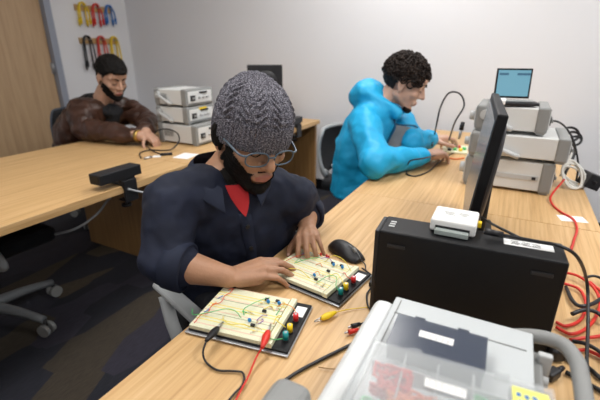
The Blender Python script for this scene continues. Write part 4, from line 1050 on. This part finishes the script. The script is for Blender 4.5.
tb = MB(); tb.tube([ps, ps+md_*.02-Z*.006, aZ(366, 270, ZT-.001), aZ(371, 276, ZT-.001), aZ(380, 278, ZT-.001)], .0017, CABK, seg=8)
mcab = tb.obj('mouse_cable', t); mcab.matrix_parent_inverse = (M.Translation(t.location) @ M.Rotation(ma, 4, 'Z')).inverted()
b.bm.free() if b and b.bm.is_valid else None
# keyboard
t = thing('keyboard', 'slim black keyboard lying behind the black computer', 'keyboard', (.905, .055, T), pa)
b = MB(); b.box((0, 0, .009), (.105, .40, .014), BLK, bev=.003); b.obj('case', t)
b = MB()
for r_ in range(5):
    for k in range(15): b.box((-.038+.019*r_, -.182+.026*k, .0185), (.015, .022, .006), BLKS, bev=.0012, seg=1)
b.obj('keys', t)

# ------------------------------------------------------------------ tangle at the right
def loop(cx_, cy_, rx, ry, n, ph, z, tilt=0):
    out = []
    for k in range(n):
        a = ph+2*PI*k/10; out.append(V((cx_+rx*math.cos(a), cy_+ry*math.sin(a)*1.0, z+.004*math.sin(a*1.7)+.0015*k/3)))
    return out
def pxl(*a, z=T+.006): return [aZ(x, y, z+dz) for x, y, dz in a]
gc = 'cables tangled behind the black computer at the right'
cable('test_cable', pxl((556, 322, 0), (566, 326, 0), (580, 320, 0), (586, 305, 0), (580, 290, .002), (566, 284, .006), (556, 283, .004)), .0036, CABR, 'red cable making the inner loop right of the black computer', group=gc)
cable('test_cable', pxl((556, 327, .0), (572, 334, 0), (590, 325, 0), (600, 305, .004), (594, 288, .008), (578, 276, .010), (562, 272, .006)), .0036, CABR, 'red cable making the outer loop right of the black computer', group=gc)
cable('test_cable', pxl((570, 340, 0), (584, 338, .003), (600, 336, .004), (614, 330, 0)), .0036, CABR, 'red cable crossing below the loops to the right edge', group=gc)
cable('test_cable', pxl((590, 282, .0), (600, 290, 0), (612, 296, 0)), .0036, CABR, 'short red cable at the right edge beside the black tangle', group=gc)
cable('test_cable', pxl((574, 351, .0), (586, 350, 0), (600, 356, 0), (612, 362, 0)), .0036, CABR, 'lowest red cable running out at the right edge', group=gc)
cable('test_cable', pxl((566, 287, .0), (572, 300, .004), (580, 306, .006), (592, 304, .008), (602, 298, .006), (610, 292, 0)), .0045, CABK, 'black cable winding through the red loops', group=gc)
cable('test_cable', pxl((572, 314, .012), (584, 310, .016), (596, 312, .014), (606, 320, .01), (614, 326, .004)), .0045, CABK, 'thick black cable above the red loops at the right edge', group=gc)
cable('test_cable', pxl((572, 341, .008), (586, 344, .012), (600, 352, .010), (614, 366, .004)), .0040, CABK, 'black cable running under the long one to the right edge', group=gc)
cable('test_cable', pxl((560, 352, .0), (572, 362, 0), (586, 366, .0), (600, 378, 0), (612, 388, 0)), .0042, CABK, 'black cable right of the grey carrying handle', group=gc)
cable('test_cable', pxl((566, 372, .0), (580, 380, 0), (596, 388, .0), (612, 398, 0)), .0042, CABK, 'lowest black cable right of the grey carrying handle', group=gc)
cable('test_cable', pxl((583, 278, .006), (594, 276, .012), (604, 280, .010), (610, 288, 0)), .0035, CABK, 'thin black cable arching at the right edge', group=gc)
t = thing('plug', 'chunky black power plug right of the grey instrument', 'plug', tuple(aZ(553, 349, T+.016)), .5)
b = MB(); b.box((0, 0, 0), (.045, .026, .028), BLK, bev=.006, seg=3); b.obj('housing', t)
b = MB(); b.cyl((.022, 0, 0), (.045, 0, -.002), .008, BLK, r1=.005); b.obj('strain_relief', t)
t = thing('plug', 'small black connector standing beside the carrying handle of the grey instrument', 'plug', tuple(aZ(552, 374, T+.012)), -.6)
b = MB(); b.box((0, 0, 0), (.03, .018, .018), BLK, bev=.004, seg=3); b.obj('housing', t)
b = MB(); b.cyl((.015, 0, 0), (.034, 0, 0), .006, BLK, r1=.004); b.obj('strain_relief', t)

# right stack cables
c0 = V((1.95, -.235, T))
cable('red_cable', [V((1.90, -.232, T+.06)), aZ(551, 196, T+.02), aZ(553, 205, ZT), aZ(561, 212, ZT), aZ(573, 219, ZT), aZ(577, 229, ZT), aZ(574, 240, ZT), aZ(571, 250, ZT)], .0040, CABR, 'red cable running from the right instrument stack towards the black computer')
rr_ = random.Random(4)
Bc = aZ(574, 196, T+.02)
for k in range(4):
    cc = aD(570+2*k, 183-2*k, 1.72); pts = []
    n_ = 13
    for j in range(n_):
        a = 2*PI*j/9+k; pts.append(cc+V((.035*math.sin(a)*.6, (.040+.006*k)*math.cos(a+.5*k), (.060-.006*k)*math.sin(a+.4+.6*k)+rr_.uniform(-.006, .006))))
    mn = min(p.z for p in pts)
    if mn < T+.006: pts = [p+Z*(T+.006-mn) for p in pts]
    cable('coiled_cable', pts, .0048, CABW, ['white cable loop nearest the instrument stack', 'white cable loop second from the instrument stack', 'white cable loop lying against the power adapter', 'white cable loop on top of the white coil'][k], group='white cable loops behind the right stack')
t = thing('power_adapter', 'black square power adapter hanging at the right edge of the far table', 'power adapter', tuple(aD(588, 189, 1.73)), .35)
t.location.z = max(t.location.z, T+.036)
b = MB(); b.box((0, 0, 0), (.075, .060, .062), BLK, bev=.004, rot=M.Rotation(.35, 3, 'X')); b.obj('housing', t)
b = MB(); b.cyl((-.036, 0, .0), (-.060, .01, .008), .006, BLK, r1=.004); b.obj('strain_relief', t)
cable('mains_cable', [aD(545, 128, 1.80), aD(551, 121, 1.80), aD(562, 124, 1.78), aD(572, 137, 1.76), aD(577, 155, 1.75), aD(578, 168, 1.75), aD(576, 182, 1.75)], .0042, CABK, 'black cord arching down behind the right instrument stack')
pts = [aD(570+7*math.cos(a)+.3*k, 131+5.5*math.sin(a)+.5*k, 1.83) for k, a in enumerate([2*PI*j/9+2 for j in range(24)])]
cable('coiled_cable', pts, .0055, CABK, 'black cord coiled in a small ring beside the right instrument stack')
cable('mains_cable', [aD(572, 138, 1.83), aD(575, 150, 1.80), aD(572, 160, 1.78), aD(566, 172, 1.77), aD(563, 182, 1.77)], .006, CABK, 'thick black cord hanging below the coiled ring')
cable('mains_cable', [aD(558, 150, 1.78), aD(566, 143, 1.76), aD(571, 152, 1.74), aD(567, 165, 1.73), aD(560, 176, 1.73)], .0045, CABW, 'white cord bending out of the middle right instrument')
tag(MB().box((0, 0, .0006), (.055, .085, .0008), PAPER).obj('paper_slip', None, tuple(aZ(572, 219, T))), 'small white paper slip on the table beside the red cable', 'paper').rotation_euler = (0, 0, .25)

# ------------------------------------------------------------------ blue jacket desk items
gz = T+.004
cable('probe_cable', [aZ(449, 140, T+.08), aD(455, 122, 1.95), aD(464, 106, 1.92), aD(460, 94, 1.92), aD(449, 93, 1.94), aD(441, 106, 1.97), aD(437, 122, 2.0), aZ(434, 138, T+.085), aZ(432, 146, T+.09)], .0042, CABK, 'black probe cable arching up between the hands and the right instrument stack')
t = thing('test_probe', 'black and silver probe at the front of the right instrument stack', 'probe', (0, 0, 0))
pa_, pb_ = aD(463, 122, 1.9), aD(459, 139, 1.93)
b = MB(); b.cyl(pa_, pa_.lerp(pb_, .45), .009, BLK, r1=.011, seg=14); b.obj('body', t)
b = MB(); b.cyl(pa_.lerp(pb_, .45), pb_, .008, METAL, r1=.005, seg=14); b.obj('connector', t)
cable('probe_cable', [aZ(440, 154, T+.035), aZ(425, 158, T+.10), aZ(410, 161, gz+.085), aZ(408, 168, gz), aZ(407, 174, gz), aZ(416, 176, gz), aZ(429, 171, gz), aZ(437, 164, gz), aZ(446, 157, gz), aZ(455, 152, gz)], .0035, CABK, 'black cable looped on the table before the turquoise sleeve')
t = thing('circuit_board', 'small circuit board with coloured parts beneath the hands of the person in turquoise', 'circuit board', tuple(aZ(455, 150, T+.0005)), .1)
b = MB(); b.box((0, 0, .006), (.20, .14, .010), CR and mat('cream_board', CR, .5), bev=.002); b.obj('breadboard', t)
for k, (x, y, m_) in enumerate(((-.05, .0, WIRE['g']), (-.06, -.03, YELP), (.02, -.02, REDP), (-.02, -.05, WIRE['g']), (-.07, .03, BLK), (.05, .0, BLK))):
    b = MB(); b.box((x, y, .018), (.03, .02, .014), m_, bev=.003); b.obj('component', t)
cable('hook_up_wire', [aZ(445, 157, gz), aZ(455, 159, gz), aZ(464, 158, gz)], .004, OR, 'orange wire on the table beside the small circuit board')

# ------------------------------------------------------------------ left table items
cable('signal_cable', [aZ(141, 158, gz), aZ(140, 153, gz), aZ(150, 150, gz), aZ(162, 150.5, gz), aZ(172, 149, gz+.01), aZ(179, 141, T+.05), aZ(177, 133, T+.085), aZ(167, 129, T+.095), aZ(157, 131, T+.08), aZ(149, 138, T+.04), aZ(147, 145, gz+.01), aZ(153, 151, gz+.008), aZ(161, 154, gz)], .0040, CABK, 'black signal cable curled in a loop before the left instrument stack')
tag(MB().cyl((0, 0, 0), (.045, -.01, 0), .007, METAL, seg=12).obj('connector', None, tuple(aZ(144, 158.5, T+.008))), 'silver connector at the left end of the curled cable', 'connector')
tag(MB().cyl((0, 0, 0), (.05, -.045, 0), .008, BLK, seg=12).obj('connector', None, tuple(aZ(160, 154.5, T+.009))), 'dark connector at the right end of the curled cable', 'connector')
tag(MB().box((0, 0, .001), (.045, .045, .0012), PAPER).obj('cable_tag', None, tuple(aZ(157, 156.5, T))), 'small white tag on the curled cable', 'tag').rotation_euler = (0, 0, .6)
tag(MB().box((0, 0, .0006), (.12, .10, .0008), PAPER).obj('paper_slip', None, tuple(aZ(186, 156, T))), 'white paper slip on the left table beside the navy shoulder', 'paper').rotation_euler = (0, 0, .15)

def clampbar(label, c, rz, Lb):
    t = thing('clamp_power_bar', label, 'power bar', c, rz, 'black clamp bars on the left table edge')
    b = MB(); b.box((0, .0, .050), (Lb, .072, .046), BLK, bev=.004); b.obj('housing', t)
    b = MB(); b.box((Lb/2+.001, 0, .050), (.002, .055, .032), BLKS); b.box((-Lb/2-.001, 0, .050), (.002, .055, .032), BLKS); b.obj('end_cap', t)
    b = MB(); b.box((.03, -.028, .014), (.075, .014, .055), BLK, bev=.002); b.box((.03, .012, .0045), (.075, .09, .007), BLK, bev=.002)
    b.box((.03, -.041, -.030), (.070, .008, .100), BLK, bev=.002); b.box((.03, -.010, -.077), (.05, .062, .007), BLK, bev=.002)
    b.cyl((.03, .004, -.105), (.03, .004, -.040), .005, METAL, seg=12); b.cyl((.03, .004, -.112), (.03, .004, -.102), .022, BLK, seg=20); b.obj('clamp', t)
    return t
e1 = aZ(122, 184.5, T); cb1 = clampbar('black clamp power bar with grey cord on the near left part of the table edge', (e1.x-.01, BY0+.034, T+.001), .0, .215)
e2 = aZ(300, 128, T); clampbar('black clamp bar at the far end of the left table near the far wall', (e2.x, BY0+.034, T+.001), .0, .20)
cg1 = cable('power_cord', [aX(135, 192, 1.20), aX(118, 192, 1.15), aX(108, 200, 1.10), aX(97, 214, 1.05), aX(75, 229, .98), aX(45, 237, .93), aX(22, 250, .88), aX(0, 259, .85), aX(-15, 263, .83)], .0055, CABG, 'grey cord hanging down from the clamp power bar to the left')
cg2 = cable('power_cord', [aY(128, 189, 1.463), aY(136, 191, 1.462), aY(150, 193, 1.462), aY(166, 192, 1.462)], .0045, CABG, 'grey cord running from the clamp power bar behind the navy sleeve')

for o in (cg1, cg2):
    o.parent = cb1; o.matrix_parent_inverse = M.Translation(cb1.location).inverted(); del o['category']; o['label'] = 'grey cord'
# ------------------------------------------------------------------ cable racks on the left wall
def rack(label, x0, x1, zt_, zb, cols, lens, group, labs):
    t = thing('cable_rack', label, 'cable rack', ((x0+x1)/2, YL, (zt_+zb)/2), 0, 'wooden cable racks on the left wall')
    b = MB(); b.box((0, -.011, 0), (x1-x0, .02, zt_-zb), BOARDW, bev=.002); b.obj('backboard', t)
    xs = [x0+(x1-x0)*f for f in (.14, .5, .86)]
    for k, x in enumerate(xs):
        for q in (-1, 1):
            b = MB(); b.cyl((x-(x0+x1)/2+q*.025, -.02, .01), (x-(x0+x1)/2+q*.025, -.085, .016), .004, METAL, seg=10); b.obj('peg', t)
        zc = (zt_+zb)/2+.022
        for n in range(2):
            Ln = lens[k]*(1-.12*n); w_ = .040+.006*n; y = YL-.034-.022*n; dx = .012*(n-.5)
            pts = [V((x-w_*1.05+dx, y, zc-Ln)), V((x-w_*1.0+dx, y, zc-Ln*.55)), V((x-w_*.85, y, zc-.02)), V((x-w_*.35, y, zc+.018)), V((x+w_*.35, y, zc+.018)), V((x+w_*.85, y, zc-.02)), V((x+w_*1.0+dx, y, zc-Ln*.55)), V((x+w_*1.05+dx, y, zc-Ln))]
            lt = thing('patch_lead', labs[k], 'cable', (0, 0, 0), 0, group[k])
            b = MB(); b.tube(pts, .0075, cols[k], seg=8); b.obj('lead_wire', lt)
            for e in (0, -1):
                b = MB(); p = pts[e]; b.cyl(p, p-Z*.055, .013, cols[k], r1=.009, seg=12); b.cyl(p-Z*.05, p-Z*.07, .003, METAL, seg=8); b.obj('plug', lt)
bx0, bx1 = aY(73.5, 6, YL).x, aY(111, 12, YL).x
z_a = aY(92, 6, YL).z; z_b = aY(92, 12, YL).z
rack('upper wooden cable rack with yellow, red and blue leads', bx0, bx1, z_a, z_b, (CABY, CABR, CABB), (.13, .13, .11), ('yellow leads on the upper rack', 'red leads on the upper rack', 'blue leads on the upper rack'), ('yellow leads hanging on the upper wooden rack', 'red leads hanging on the upper wooden rack', 'blue leads hanging on the upper wooden rack'))
bx0, bx1 = aY(78.5, 40, YL).x, aY(116, 42, YL).x
z_a = aY(97, 38.2, YL).z; z_b = aY(97, 44, YL).z
rack('lower wooden cable rack with black, red and yellow leads', bx0, bx1, z_a, z_b, (CABK, CABR, CABY), (.24, .30, .27), ('black leads on the lower rack', 'red leads on the lower rack', 'yellow leads on the lower rack'), ('black leads hanging on the lower wooden rack', 'red leads hanging on the lower wooden rack', 'yellow leads hanging on the lower wooden rack'))

# ------------------------------------------------------------------ world and view
w = bpy.data.worlds.new('world'); sc.world = w; w.use_nodes = True
w.node_tree.nodes['Background'].inputs[0].default_value = (.8, .85, 1, 1); w.node_tree.nodes['Background'].inputs[1].default_value = .3
sc.view_settings.view_transform = 'Standard'; sc.view_settings.look = 'None'; sc.view_settings.gamma = 1; sc.view_settings.use_curve_mapping = False
sc.view_settings.exposure = .2
